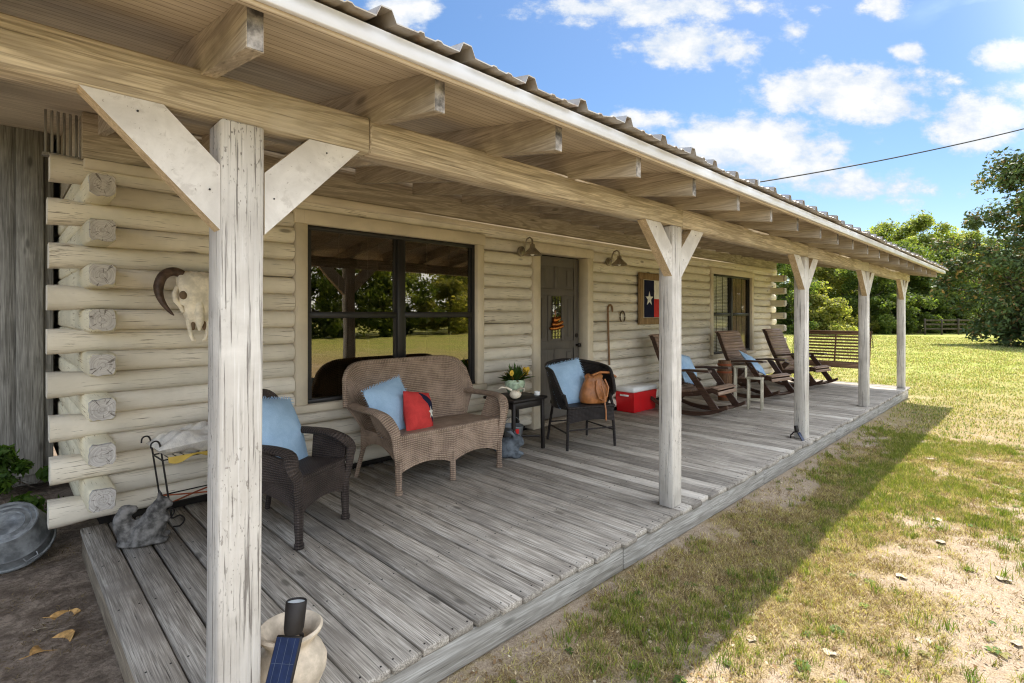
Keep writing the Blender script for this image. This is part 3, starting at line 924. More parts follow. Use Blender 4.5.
# barrel chair
def barrel_chair():
    t = empty('wicker_armchair', (4.50, 3.545, DZ), 'black wicker barrel armchair holding a leather bag in front of the door', 'armchair', 'wicker armchairs', rotz_for((-.38, -.92)))
    mat = M['wick_black']
    def rim(s):
        a = abs(s)
        z = .87 - .11 * a ** 1.6
        if a > .78: z -= .20 * ((a - .78) / .22) ** 1.4
        return z
    def fn(u, v):
        s = 2 * u - 1; an = s * R(126); z = .40 + (rim(s) - .40) * v
        fl = v * (.075 if abs(s) < .8 else .075 + .03 * (abs(s) - .8) / .2)
        r_ = .265 + fl
        return (r_ * math.sin(an) * 1.06, .02 + r_ * math.cos(an) * .98, z)
    m = MB(); m.sheet(fn, 48, 12, .018, (1.25, .45)); m.build('backrest', mat, t)
    m = MB(); m.tube([fn(q / 48, 1.0) for q in range(49)], .021, 8); m.build('back_rim', mat, t)
    m = MB()
    m.sheet(lambda u, v: (.27 * (2 * u - 1) * (1 - .12 * v), -.24 + .48 * v, .425), 12, 8, .035, (.54, .5)); m.build('seat', mat, t)
    m = MB(); m.sheet(lambda u, v: (.275 * (2 * u - 1), -.245 - .012 * math.sin(math.pi * u), .27 + .15 * v + .03 * math.sin(math.pi * u) * (1 - v)), 16, 4, .016, (.55, .16))
    m.tube([(.28 * (2 * q / 8 - 1), -.255, .43) for q in range(9)], .014, 8)
    m.build('apron', mat, t)
    for sx in (-1, 1):
        m = MB(); m.tube([(sx * .262, -.23, .42), (sx * .275, -.245, .2), (sx * .285, -.25, 0)], [.017, .016, .015], 8)
        m.tube([fn(.5 + sx * .5, 1.0), (sx * .275, -.16, .55), (sx * .27, -.235, .42)], [.021, .020, .017], 8)
        m.build('leg', mat, t)
        m = MB(); m.tube([(sx * .21, .22, .42), (sx * .235, .25, .2), (sx * .25, .28, 0)], [.016, .015, .014], 8); m.build('leg', mat, t)
    m = MB(); m.tube([(-.275, -.243, .20), (.275, -.243, .20)], .009, 6)
    for sx in (-1, 1): m.tube([(sx * .278, -.245, .17), (sx * .24, .255, .17)], .009, 6)
    m.tube([(-.235, .25, .2), (.235, .25, .2)], .009, 6)
    m.build('stretcher', mat, t)
barrel_chair()

def pillow(name, loc, rot, size, th, mat, label, cat, group, fringe=True, star=False, seed=1):
    rr = random.Random(seed)
    w, h = size
    def P(a, b, sg):
        pin = (1 - .10 * (1 - b * b)) ; pinh = (1 - .10 * (1 - a * a))
        z = max(0.0, (1 - abs(a) ** 2.3)) ** .55 * max(0.0, (1 - abs(b) ** 2.3)) ** .55
        lump = .010 * math.sin(a * 3 + seed) * math.cos(b * 4 + seed * 2)
        return Vector((a * w / 2 * pinh * 1.0, sg * (th / 2 * z) + lump * z, b * h / 2 * pin))
    m = MB(); n = 20
    for sg in (-1, 1):
        vs = [P(2 * i / n - 1, 2 * j / n - 1, sg) for i in range(n + 1) for j in range(n + 1)]
        fs = [(i * (n + 1) + j, (i + 1) * (n + 1) + j, (i + 1) * (n + 1) + j + 1, i * (n + 1) + j + 1) for i in range(n) for j in range(n)]
        m.add(vs, fs, None, True)
    o = m.build(name, mat)
    o.location = loc; o.rotation_euler = rot
    tag(o, label, cat, group)
    if fringe:
        m = MB()
        for e in range(4):
            for q in range(26):
                a = 2 * q / 25 - 1
                aa, bb = [(a, -1), (a, 1), (-1, a), (1, a)][e]
                p = P(aa, bb, 0)
                d = Vector(((aa if e > 1 else rr.uniform(-.3, .3)), rr.uniform(-.4, .4), (bb if e < 2 else rr.uniform(-.3, .3))))
                m.tube([p, p + d * rr.uniform(.012, .022)], [.004, .0015], 4)
        m.build('fringe', mat, o)
    if star:
        m = MB()
        def patch(poly, off, mi):
            n_ = len(poly); vs = []
            c = (sum(p[0] for p in poly) / n_, sum(p[1] for p in poly) / n_)
            rings = 6
            for r_ in range(rings + 1):
                for p in poly:
                    q = (c[0] + (p[0] - c[0]) * r_ / rings, c[1] + (p[1] - c[1]) * r_ / rings)
                    pp = P(q[0], q[1], -1); vs.append((pp.x, pp.y - off, pp.z))
            fs = [(r_ * n_ + i, r_ * n_ + (i + 1) % n_, (r_ + 1) * n_ + (i + 1) % n_, (r_ + 1) * n_ + i) for r_ in range(rings) for i in range(n_)]
            m.add(vs, fs, None, True, mi)
        band = []
        for q in range(11): band.append((-.1 + 1.02 * q / 10, .92 - .55 * (q / 10) ** 2))
        for q in range(11): band.append((.95 - .02 * q, .30 - .9 * q / 10))
        band += [(.55, -.35), (.45, .05), (.30, .35), (.05, .6)]
        patch(band, .003, 0)
        st = []
        for q in range(10):
            r_ = (.34 if q % 2 == 0 else .14); an = R(90 + 36 * q + 12)
            st.append((.56 + r_ * math.cos(an), -.10 + r_ * math.sin(an)))
        patch(st, .006, 1)
        m.build('star_patch', [M['navy'], M['white']], o, merge=False)
    return o
# rest on the loveseat / chairs
pillow('pillow', (2.36, 3.84, .825), (R(-24), R(-10), R(16)), (.44, .46), .15, M['blue'], 'light blue fringed pillow leaning on the brown loveseat beside the red one', 'pillow', 'blue pillows', seed=1)
pillow('pillow', (2.525, 3.71, .79), (R(-20), R(10), R(6)), (.29, .35), .18, M['red'], 'red pillow with a dark corner and white star on the brown loveseat', 'pillow', None, fringe=False, star=True, seed=2)
f1 = Vector((.5, -.866, 0)); rz1 = rotz_for(f1)
pillow('pillow', (1.355, 3.63, .80), (R(-24), R(9), rz1 + R(4)), (.47, .52), .17, M['blue'], 'light blue pillow in the dark wicker armchair half hidden by the nearest post', 'pillow', 'blue pillows', seed=3)
f2 = Vector((-.38, -.92, 0)); rz2 = rotz_for(f2)
pillow('pillow', (4.42, 3.62, .875), (R(-20), R(-8), rz2 + R(10)), (.44, .46), .15, M['blue'], 'light blue pillow in the black barrel chair next to the leather bag', 'pillow', 'blue pillows', seed=4)

# leather bag
def bag():
    t = empty('leather_bag', (4.56, 3.40, .667), 'brown leather drawstring bag with looped strap on the black barrel chair', 'bag', None, rz2)
    m = MB(); rings = []
    prof = [(0.00, .80), (.01, .98), (.06, 1.08), (.12, 1.05), (.18, .92), (.235, .72), (.27, .60), (.30, .66)]
    for z, s_ in prof:
        ring = []
        for q in range(28):
            an = 2 * math.pi * q / 28
            w = 1 + .035 * math.sin(an * 5 + z * 20) + (.07 * math.sin(an * 9) if z > .2 else 0)
            ring.append((.155 * s_ * w * math.cos(an), .10 * s_ * w * math.sin(an), z + (.012 * math.sin(an * 4) if z > .2 else 0)))
        rings.append(ring)
    m.loft(rings); m.build('bag_body', M['leather'], t)
    m = MB()
    def loop(x0, d): return [(x0 - .05 * d, -.085, .25), (x0 - .075, -.115, .16), (x0 - .05, -.125, .07), (x0, -.128, .04), (x0 + .05, -.125, .08), (x0 + .075, -.115, .17), (x0 + .05, -.08, .26)]
    m.tube(loop(.035, 1), .010, 8); 
    m.tube([(.02, -.12, .20), (.05, -.135, .10), (.045, -.15, .0), (.045, -.17, -.06), (.045, -.172, -.16)], .009, 6)
    m.tube([(-.02, .0, .295), (.10, .03, .32), (.22, .05, .31), (.30, .03, .26)], .013, 8)
    m.build('strap', M['leather'], t)
bag()

# side table with things on it
def side_table():
    t = empty('side_table', (3.83, 3.86, DZ), 'small black square side table between the loveseat and the black chair', 'table')
    m = MB(); m.box((0, 0, .535), (.50, .46, .03), None, .008); m.build('tabletop', M['iron'], t)
    m = MB()
    for s_ in (-1, 1):
        m.bb(-.21, .21, s_ * .19 - .01, s_ * .19 + .01, .45, .519, .003); m.bb(s_ * .21 - .01, s_ * .21 + .01, -.18, .18, .45, .519, .003)
    m.build('table_apron', M['iron'], t)
    m = MB(); m.bar((-.19, -.17, .13), (.19, .17, .13), .02, .02, bev=.003); m.bar((-.19, .17, .1305), (.19, -.17, .1305), .018, .018, bev=.003); m.build('stretcher', M['iron'], t)
    for sx in (-1, 1):
        for sy in (-1, 1):
            m = MB(); m.bar((sx * .215, sy * .19, 0), (sx * .21, sy * .185, .519), .034, .034, (0, 1, 0), .004); m.build('leg', M['iron'], t)
side_table()
zt_ = DZ + .551
def flowerpot():
    t = empty('flower_pot', (3.93, 3.97, zt_), 'pale green glazed pot of leafy plant with yellow flowers on the black side table', 'flower pot')
    m = MB(); m.lathe([(.055, 0), (.075, .01), (.10, .06), (.112, .11), (.105, .14), (.095, .15), (.085, .145), (.085, .13), (0, .128)], 24); m.build('pot', M['potgreen'], t)
    V = []; F = []; C = []
    rr = np.random.default_rng(5)
    for i in range(150):
        an = rr.uniform(0, 6.28); el = rr.uniform(.35, 1.45); L = rr.uniform(.10, .22); w = rr.uniform(.012, .02)
        d = np.array([math.cos(an) * math.cos(el), math.sin(an) * math.cos(el), math.sin(el)])
        b = np.array([rr.uniform(-.05, .05), rr.uniform(-.05, .05), .13]); s_ = np.cross(d, [0, 0, 1]); s_ /= np.linalg.norm(s_) + 1e-6
        p2 = b + d * L * .55; p3 = b + d * L + np.array([0, 0, -.03 * (1.5 - el)])
        n0 = len(V); V += [b, p2 + s_ * w, p3, p2 - s_ * w]; F.append((n0, n0 + 1, n0 + 2, n0 + 3))
        c = np.array([.07, .13, .035]) * rr.uniform(.6, 1.4) if rr.random() > .12 else np.array([.30, .20, .06])
        C += [c] * 4
    fast_mesh('foliage', V, F, M['leaf'], np.array(C), parent=t)
    for (x, y, z) in ((.13, -.04, .21), (.12, -.07, .25), (.15, .01, .24), (-.11, -.06, .23)):
        m = MB()
        for q in range(9):
            an = 2 * math.pi * q / 9
            m.ball((x + .02 * math.cos(an), y - .006, z + .02 * math.sin(an)), (.013, .006, .013), 6)
        m.ball((x, y - .01, z), .012, 6)
        m.tube([(x * .3, y * .3, .13), (x, y, z)], .003, 4)
        m.build('flower', M['yellow'], t)
flowerpot()
def small_skull():
    t = empty('animal_skull', (3.70, 3.72, zt_), 'small bleached animal skull with horns lying on the black side table', 'skull', None, R(25))
    m = MB(); rings = []
    for x, w, h in ((-.07, .03, .03), (-.055, .052, .045), (-.01, .058, .05), (.03, .04, .036), (.075, .026, .022), (.115, .018, .014)):
        rings.append([(x, w * math.cos(2 * math.pi * q / 14), .045 + h * .9 * math.sin(2 * math.pi * q / 14) - max(0, x) * .15) for q in range(14)])
    m.loft(rings)
    m.build('skull_bone', M['bone'], t)
    for sy in (-1, 1):
        m = MB(); m.tube([(-.045, sy * .03, .085), (-.075, sy * .075, .115), (-.11, sy * .12, .12), (-.14, sy * .14, .10)], [.013, .011, .008, .002], 8); m.build('horn', M['bone'], t)
        m = MB(); m.ball((.005, sy * .052, .058), (.017, .008, .014), 8); m.build('eye_socket', M['socket'], t)
small_skull()
m = MB(); m.lathe([(0, 0), (.028, 0), (.032, .006), (.032, .036), (.028, .04), (.025, .036), (.025, .012), (0, .011)], 20, (0, 0, 0))
o = m.build('candle_jar', M['cooler_white']); o.location = (4.01, 3.72, zt_); tag(o, 'small white candle jar near the right corner of the black side table', 'jar')

# statue and pot by the table
def statue(name, loc, rz, label, mat, blobs, ears, sc, vox=.012):
    t = MB()
    for c, r_ in blobs: t.ball([q * sc for q in c], tuple(q * sc for q in r_), 14)
    for pts, rad in ears: t.tube([[q * sc for q in p] for p in pts], [q * sc for q in rad], 8)
    o = t.build(name, mat, merge=False)
    md = o.modifiers.new('join', 'REMESH'); md.mode = 'VOXEL'; md.voxel_size = vox; md.use_smooth_shade = True
    md = o.modifiers.new('soften', 'SMOOTH'); md.iterations = 3; md.factor = .5
    o.location = loc; o.rotation_euler = (0, 0, rz); tag(o, label, 'statue')
    return o
# squirrel-like animal: body right, big curled tail left
statue('stone_animal', (.625, 3.86, DZ - .002), R(-20), 'weathered grey stone squirrel figurine beside the wire stand on the deck corner', M['stone'],
       [((.05, 0, .11), (.10, .085, .12)), ((.08, -.02, .20), (.07, .065, .09)), ((.12, -.025, .285), (.055, .048, .048)), ((.165, -.03, .272), (.032, .028, .026)),
        ((.03, -.07, .085), (.085, .035, .085)), ((.10, -.065, .03), (.075, .03, .028)), ((.10, .065, .03), (.075, .03, .028)),
        ((-.085, 0, .09), (.075, .06, .10)), ((-.125, 0, .17), (.06, .055, .09)), ((-.105, 0, .245), (.05, .05, .05)), ((-.06, 0, .255), (.035, .04, .03)), ((.0, 0, .02), (.17, .11, .025)), ((.145, -.02, .17), (.03, .05, .03))],
       [([(.11, -.05, .31), (.105, -.058, .355), (.10, -.06, .375)], [.02, .015, .004]), ([(.105, .01, .31), (.10, .016, .355), (.095, .016, .375)], [.02, .015, .004])], .84)
statue('garden_statue', (3.56, 3.69, DZ - .002), R(-60), 'blue grey stone rabbit statue in front of the black side table', M['stone_blue'],
       [((0, 0, .10), (.12, .09, .11)), ((.10, 0, .17), (.065, .06, .065)), ((.14, 0, .155), (.035, .035, .032)), ((-.12, 0, .08), (.04, .04, .04)), ((.09, -.05, .03), (.07, .03, .03)), ((.09, .05, .03), (.07, .03, .03)), ((-.02, -.07, .07), (.08, .035, .07)), ((-.02, .07, .07), (.08, .035, .07))],
       [([(.08, -.03, .22), (.03, -.04, .27), (-.02, -.045, .27)], [.02, .02, .006]), ([(.08, .03, .22), (.03, .04, .27), (-.02, .045, .27)], [.02, .02, .006])], .95)
t = empty('metal_pail', (3.84, 3.92, DZ), 'galvanised pail with a red tag standing on the deck under the black side table', 'pail')
m = MB(); m.lathe([(0, 0), (.085, 0), (.09, .01), (.118, .22), (.124, .225), (.12, .232), (.113, .225), (.085, .02), (0, .018)], 24); m.build('pail_body', M['galv_dull'], t)
m = MB(); m.tube([(.118 * math.cos(a), .0, .22 + .10 * math.sin(a)) for a in [math.pi * q / 14 for q in range(15)]], .004, 6); m.build('handle', M['galv_dull'], t)
m = MB(); m.box((-.05, -.118, .19), (.06, .006, .05)); m.build('tag', M['cooler_red'], t)

# cooler
t = empty('ice_cooler', (6.66, 4.20, DZ), 'red ice cooler with white lid on the deck against the log wall', 'cooler')
m = MB(); m.loft([[(sx * w, sy * d, z) for sx, sy in ((-1, -1), (1, -1), (1, 1), (-1, 1))] for z, w, d in ((0, .275, .135), (.012, .285, .142), (.26, .305, .155), (.285, .305, .155))], 0, False); m.build('cooler_body', M['cooler_red'], t)
m = MB(); m.box((0, 0, .324), (.635, .326, .075), None, .016); m.build('lid', M['cooler_white'], t)
for sx in (-1, 1):
    m = MB(); m.bar((sx * .312, -.07, .24), (sx * .312, .07, .24), .02, .025, bev=.004); m.build('handle', M['cooler_white'], t)

# rocking chairs
def rocker(loc, f, label):
    t = empty('rocking_chair', loc, label, 'rocking chair', 'wooden rocking chairs along the wall', rotz_for(f))
    W = .29
    Rr = 1.15
    def run(y): return Rr - math.sqrt(Rr * Rr - y * y)
    for sx in (-1, 1):
        m = MB(); n = 18
        top = [(-.56 + 1.12 * q / n) for q in range(n + 1)]
        poly = [(y, run(y)) for y in top] + [(y, run(y) + .06 - .02 * abs(y)) for y in reversed(top)]
        m.prism(poly, 'x', sx * W - .018, sx * W + .018); m.build('runner', M['rock'], t)
        m = MB(); m.prism([(-.47, run(.47) + .03), (-.38, run(.38) + .03), (.0, .60), (-.10, .60)], 'x', sx * (W + .019), sx * (W + .043)); m.build('leg', M['rock'], t)
        m = MB(); m.prism([(.47, run(.47) + .03), (.385, run(.38) + .03), (.06, .44), (.15, .48)], 'x', sx * (W - .019), sx * (W - .043)); m.build('leg', M['rock'], t)
        m = MB()
        m.prism([(-.34, .615), (-.33, .64), (.0, .635), (.34, .60), (.34, .575), (.0, .605)], 'x', sx * (W - .03), sx * (W + .075)); m.build('arm', M['rock'], t)
        # curved side rail of seat and back
        path = []
        for q in range(9):
            a = q / 8; path.append((-.42 + .60 * a, .395 - .09 * math.sin(math.pi * a * .5) + .03 * (1 - a) ** 2 - .07 * max(0, .12 - a) * 5))
        for q in range(1, 12):
            a = q / 11; path.append((.18 + .075 * math.sin(a * math.pi * .5) + .26 * a, .305 + .74 * a + .0))
        path += [(.56, 1.085), (.60, 1.07)]
        m = MB()
        for p, q in zip(path[:-1], path[1:]):
            pass
        outer = []; inner = []
        for i, p in enumerate(path):
            a = Vector(path[max(i - 1, 0)]); b = Vector(path[min(i + 1, len(path) - 1)]); d = (b - a).normalized(); nn = Vector((-d.y, d.x))
            w_ = .032
            outer.append(tuple(Vector(p) + nn * 0)); inner.append(tuple(Vector(p) - nn * w_ * 2))
        vs = []; fs = []
        for i in range(len(path)):
            for (yy, zz) in (outer[i], inner[i]):
                vs += [(sx * (W - .045), yy, zz), (sx * (W - .016), yy, zz)]
        for i in range(len(path) - 1):
            o_ = i * 4
            fs += [(o_, o_ + 1, o_ + 5, o_ + 4), (o_ + 2, o_ + 6, o_ + 7, o_ + 3), (o_, o_ + 4, o_ + 6, o_ + 2), (o_ + 1, o_ + 3, o_ + 7, o_ + 5)]
        fs += [(0, 2, 3, 1), (len(vs) - 4, len(vs) - 3, len(vs) - 1, len(vs) - 2)]
        m.add(vs, fs); m.build('side_rail', M['rock'], t)
    # slats along the same curve
    ds = [0]
    for p, q in zip(path[:-1], path[1:]): ds.append(ds[-1] + math.hypot(q[0] - p[0], q[1] - p[1]))
    def at(s_):
        for i in range(len(ds) - 1):
            if s_ <= ds[i + 1]:
                a = (s_ - ds[i]) / (ds[i + 1] - ds[i]); p, q = path[i], path[i + 1]
                return Vector((0, p[0] + (q[0] - p[0]) * a, p[1] + (q[1] - p[1]) * a)), Vector((0, q[0] - p[0], q[1] - p[1])).normalized()
        p, q = path[-2], path[-1]
        return Vector((0, *q)), Vector((0, q[0] - p[0], q[1] - p[1])).normalized()
    sm_ = MB(); bm2 = MB(); s_ = -.05
    while s_ < ds[-1]:
        p, d = at(max(0, s_)); n_ = Vector((0, -d.z, d.y))
        if s_ < 0: p = p - Vector((0, .005, .05)) ; d = Vector((0, .25, 1)).normalized(); n_ = Vector((0, -d.z, d.y))
        Mx = Matrix((Vector((1, 0, 0)), d, Vector((1, 0, 0)).cross(d))).transposed()
        (sm_ if s_ < .62 else bm2).box(p + n_ * .010, (2 * W - .01, .050, .018), Mx, .005)
        s_ += .054
    sm_.build('seat', M['slat'], t); bm2.build('backrest', M['slat'], t)
    m = MB()
    for y, z in ((-.40, .10), (.40, .10), (-.05, .30)): m.bar((-W, y, z + .0), (W, y, z), .05, .022, bev=.004)
    m.build('stretcher', M['rock'], t)
    return t
R1 = ((7.10, 3.48), (.0, -1.0)); R2 = ((9.16, 3.43), (-.2, -.98)); R3 = ((11.14, 3.36), (-.17, -.985))
rocker((*R1[0], DZ), R1[1], 'wooden rocking chair nearest the red cooler with a blue pillow against its back')
rocker((*R2[0], DZ), R2[1], 'wooden rocking chair in front of the far window holding a blue pillow')
rocker((*R3[0], DZ), R3[1], 'empty wooden rocking chair nearest the porch swing')
pillow('pillow', (7.05, 3.60, .83), (R(-24), R(12), rotz_for(R1[1])), (.42, .42), .14, M['blue2'], 'pale blue pillow on the wooden rocking chair next to the red cooler', 'pillow', 'blue pillows', seed=5)
pillow('pillow', (9.10, 3.47, .79), (R(-48), R(22), rotz_for(R2[1])), (.46, .40), .12, M['blue2'], 'pale blue pillow slumped on the rocking chair by the far window', 'pillow', 'blue pillows', seed=6)

# cream stand and wooden barrel
t = empty('step_stand', (7.93, 2.99, DZ), 'narrow cream painted wooden step stand in front of the first rocking chair', 'stand', None, R(12))
m = MB(); m.box((0, 0, .455), (.15, .22, .025), None, .005); m.build('tabletop', M['creampaint'], t)
m = MB(); m.box((-.05, .20, .62), (.15, .17, .025), None, .005); m.box((-.05, .118, .535), (.13, .014, .14), None, .003); m.build('upper_step', M['creampaint'], t)
for sx in (-1, 1):
    for y, h in ((-.09, .442), (.09, .442)):
        m = MB(); m.bar((sx * .062, y, 0), (sx * .06, y, h), .022, .026, (0, 1, 0), .003); m.build('leg', M['creampaint'], t)
    m = MB(); m.bar((sx * .062 - .05, .27, 0), (sx * .06 - .05, .26, .607), .022, .026, (0, 1, 0), .003); m.build('leg', M['creampaint'], t)
m = MB()
for z in (.12, .26): m.bar((-.06, -.09, z), (.06, -.09, z), .016, .022, bev=.003)
for sx in (-1, 1): m.bar((sx * .061, -.08, .14), (sx * .061, .08, .14), .016, .02, bev=.003)
m.build('rung', M['creampaint'], t)
t = empty('wooden_barrel', (8.42, 3.66, DZ), 'small brown wooden barrel standing between two rocking chairs', 'barrel')
t.scale = (.68, .68, 1)
m = MB(); m.lathe([(0, 0), (.14, 0), (.155, .12), (.172, .33), (.155, .54), (.14, .645), (.13, .645), (.13, .625), (0, .622)], 22); m.build('barrel_staves', M['barrel'], t)
m = MB()
for z, r_ in ((.07, .152), (.20, .167), (.46, .167), (.58, .152)):
    m.lathe([(r_, z - .015), (r_ + .004, z - .014), (r_ + .004, z + .014), (r_, z + .015)], 22)
m.build('hoop', M['rust'], t)

# porch swing
def swing():
    xc, yc = 12.0, 3.04
    t = empty('porch_swing', (xc, yc, .635), 'brown slatted wooden porch swing hanging on chains at the far end of the deck', 'swing')
    L = .62
    m = MB()
    for i in range(7): m.bar((-.20 + i * .062, -L, .0 + .006 * abs(i - 3)), (-.20 + i * .062, L, .0 + .006 * abs(i - 3)), .054, .018, bev=.004)
    m.build('seat', M['swing'], t)
    m = MB(); m.bar((-.245, -L - .02, -.02), (-.245, L + .02, -.02), .022, .09, bev=.005); m.bar((.22, -L, -.04), (.22, L, -.04), .03, .05, bev=.005)
    for y in (-L + .06, 0, L - .06): m.bar((-.22, y, -.035), (.22, y, -.035), .035, .04, bev=.004)
    m.build('seat_frame', M['swing'], t)
    m = MB()
    for i in range(9):
        z = .085 + i * .062; m.bar((.215 + z * .22, -L, z), (.215 + z * .22, L, z), .016, .036, (0, 0, 1), .003)
    m.build('backrest', M['swing'], t)
    m = MB()
    for y in (-L + .02, 0, L - .02): m.bar((.232, y, -.05), (.232 + .66 * .22, y, .61), .03, .028, (0, 1, 0), .004)
    m.bar((.227 + .62 * .22, -L - .01, .62), (.227 + .62 * .22, L + .01, .62), .026, .045, bev=.004)
    m.build('back_frame', M['swing'], t)
    for sy in (-1, 1):
        m = MB(); m.bar((-.25, sy * (L - .03), .27), (.27, sy * (L - .03), .30), .06, .022, bev=.004); m.bar((-.21, sy * (L - .03), -.01), (-.21, sy * (L - .03), .26), .04, .03, (0, 1, 0), .004); m.build('arm', M['swing'], t)
        m = MB()
        def chain(p0, p1):
            p0 = Vector(p0); p1 = Vector(p1); d = p1 - p0; n = int(d.length / .034); u = d.normalized(); a = u.orthogonal().normalized(); b = u.cross(a)
            for i in range(n):
                c = p0 + d * (i + .5) / n; w = a if i % 2 else b
                m.tube([c + u * .022 * math.cos(q) + w * .010 * math.sin(q) for q in [2 * math.pi * k / 8 for k in range(8)]], .0032, 4, closed=True)
        y = sy * (L + .035)
        chain((-.24, y, -.0), (.0, y, 1.0)); chain((.30, y, .32), (.0, y, 1.0)); chain((0, y, 1.0), (0, y, zt(yc + y) - .12 - .635))
        m.bar((-.245, sy * (L - .02), .0), (-.24, y + sy * .01, .0), .012, .012); m.bar((.30, sy * (L - .05), .315), (.30, y + sy * .01, .32), .012, .012)
        m.build('chain', M['iron'], t)
swing()

# things on the wall
def lamp(x, label):
    t = empty('wall_lamp', (x, 4.345, 2.36), label, 'lamp', 'barn lamps beside the door')
    X90 = Matrix.Rotation(R(90), 3, 'X')
    m = MB(); m.lathe([(0, 0), (.06, .002), (.06, .02), (.05, .028), (0, .03)], 20, (0, .0, .0), 0, X90); m.build('wall_plate', M['lampmetal'], t)
    m = MB(); m.tube([(0, -.02, 0), (0, -.06, .02), (.0, -.075, .09), (0, -.10, .135), (0, -.15, .15), (0, -.185, .12), (0, -.19, .06)], .010, 8); m.build('gooseneck', M['lampmetal'], t)
    m = MB(); m.lathe([(.022, .07), (.03, .06), (.032, .03), (.05, .01), (.105, -.045), (.112, -.06), (.106, -.06), (.045, .0), (0, .01)], 24, (0, -.19, 0)); m.build('lamp_shade', M['lampmetal'], t)
    m = MB(); m.ball((0, -.19, -.035), (.028, .028, .035), 12); m.build('bulb', M['bulb'], t)
lamp(4.40, 'galvanised gooseneck barn lamp on the log wall between the big window and the door')
lamp(6.16, 'galvanised gooseneck barn lamp on the log wall right of the door above the cane')

def cow_skull():
    t = empty('cow_skull', (1.0, 4.22, 1.705), 'bleached cow skull with dark curved horn hanging on the log wall by the corner', 'skull')
    m = MB(); rings = []
    # (z, half width, y centre, half depth)
    prof = [(.215, .055, .03, .03), (.20, .105, .015, .055), (.17, .128, .0, .07), (.12, .128, -.012, .078), (.07, .122, -.018, .08), (.03, .135, -.012, .078), (-.005, .128, -.01, .07), (-.03, .092, -.02, .058), (-.06, .085, -.022, .054), (-.09, .088, -.02, .05), (-.13, .070, -.02, .042), (-.155, .055, -.02, .034)]
    n = 28
    for z, w, yc, d in prof:
        ring = []
        for q in range(n):
            an = 2 * math.pi * q / n
            c_, s_ = math.cos(an), math.sin(an)
            x = w * math.copysign(abs(c_) ** .8, c_); y = yc + d * math.copysign(abs(s_) ** .8, s_)
            if .0 < z < .09 and abs(c_) > .6: x *= (.86 if z == .03 else .93)
            ring.append((x, y, z + .006 * math.sin(q * 2.3 + z * 50)))
        rings.append(ring)
    m.loft(rings)
    for sx in (-1, 1):   # cheek arch, nasal prongs
        m.tube([(sx * .125, -.01, .10), (sx * .142, -.03, .055), (sx * .138, -.035, .01), (sx * .112, -.035, -.025), (sx * .09, -.03, -.07)], [.014, .017, .018, .016, .012], 8)
        m.tube([(sx * .062, -.03, -.12), (sx * .056, -.045, -.18), (sx * .05, -.05, -.23), (sx * .036, -.052, -.268), (sx * .02, -.05, -.272)], [.018, .015, .012, .013, .008], 8)
    m.tube([(0, -.05, .02), (0, -.066, -.08), (0, -.068, -.15), (0, -.062, -.20)], [.03, .034, .026, .008], 10)
    o = m.build('skull_bone', M['bone'], t)
    for sx in (-1, 1):
        m = MB(); m.ball((sx * .098, -.068, .045), (.026, .020, .030), 12); m.build('eye_socket', M['socket'], t)
        m = MB(); m.ball((sx * .034, -.048, -.165), (.014, .014, .035), 10); m.build('nostril', M['socket'], t)
        m = MB()
        pts = []; rs = []
        for q in range(15):
            a = q / 14
            an = R(95 + 165 * a)
            pts.append((sx * (.155 - .155 * math.cos(an) * 0 + .125 * math.sin(an - R(90)) * 1.0 - .02), 0, 0))
        P = smooth_path([(.09, .0, .19), (.13, .0, .208), (.175, -.005, .20), (.212, -.01, .165), (.232, -.015, .10), (.228, -.03, .035), (.205, -.05, -.025), (.172, -.07, -.075), (.155, -.078, -.095)], 3)
        m.tube([(sx * p[0], p[1], p[2]) for p in P], [.031 if q < 12 else .031 - .028 * (q - 12) / (len(P) - 13) for q in range(len(P))], 12); m.build('horn', M['horn'], t)
cow_skull()

def cane():
    pts = [(0, 0, 0), (-.02, 0, .4), (-.035, 0, .78)] + [(-.035 + .055 - .055 * math.cos(a), 0, .78 + .07 * math.sin(a)) for a in [math.pi * q / 8 for q in range(1, 9)]] + [(.075, 0, .75)]
    m = MB(); m.tube(pts, [.014] * 3 + [.0135] * 8 + [.013], 10)
    o = m.build('walking_cane', M['cane']); o.location = (6.165, 4.325, .90); tag(o, 'brown wooden walking cane with a hooked handle hanging right of the door', 'cane')
cane()
m = MB(); pts = []; rs = []
for q in range(17):
    an = R(-60 + 300 * q / 16)
    pts.append((.062 * math.cos(an), 0, .078 * math.sin(an)))
m.tube(pts, [.012] * 17, 8, flat=(1.2, .5), side=(0, 0, 1))
for q in range(3, 14, 2): m.box((pts[q][0], -.008, pts[q][2]), (.008, .004, .008))
o = m.build('horseshoe', M['horn']); o.location = (6.50, 4.33, 1.58); tag(o, 'rusty horseshoe nailed to the log wall between the cane and the flag picture', 'horseshoe')

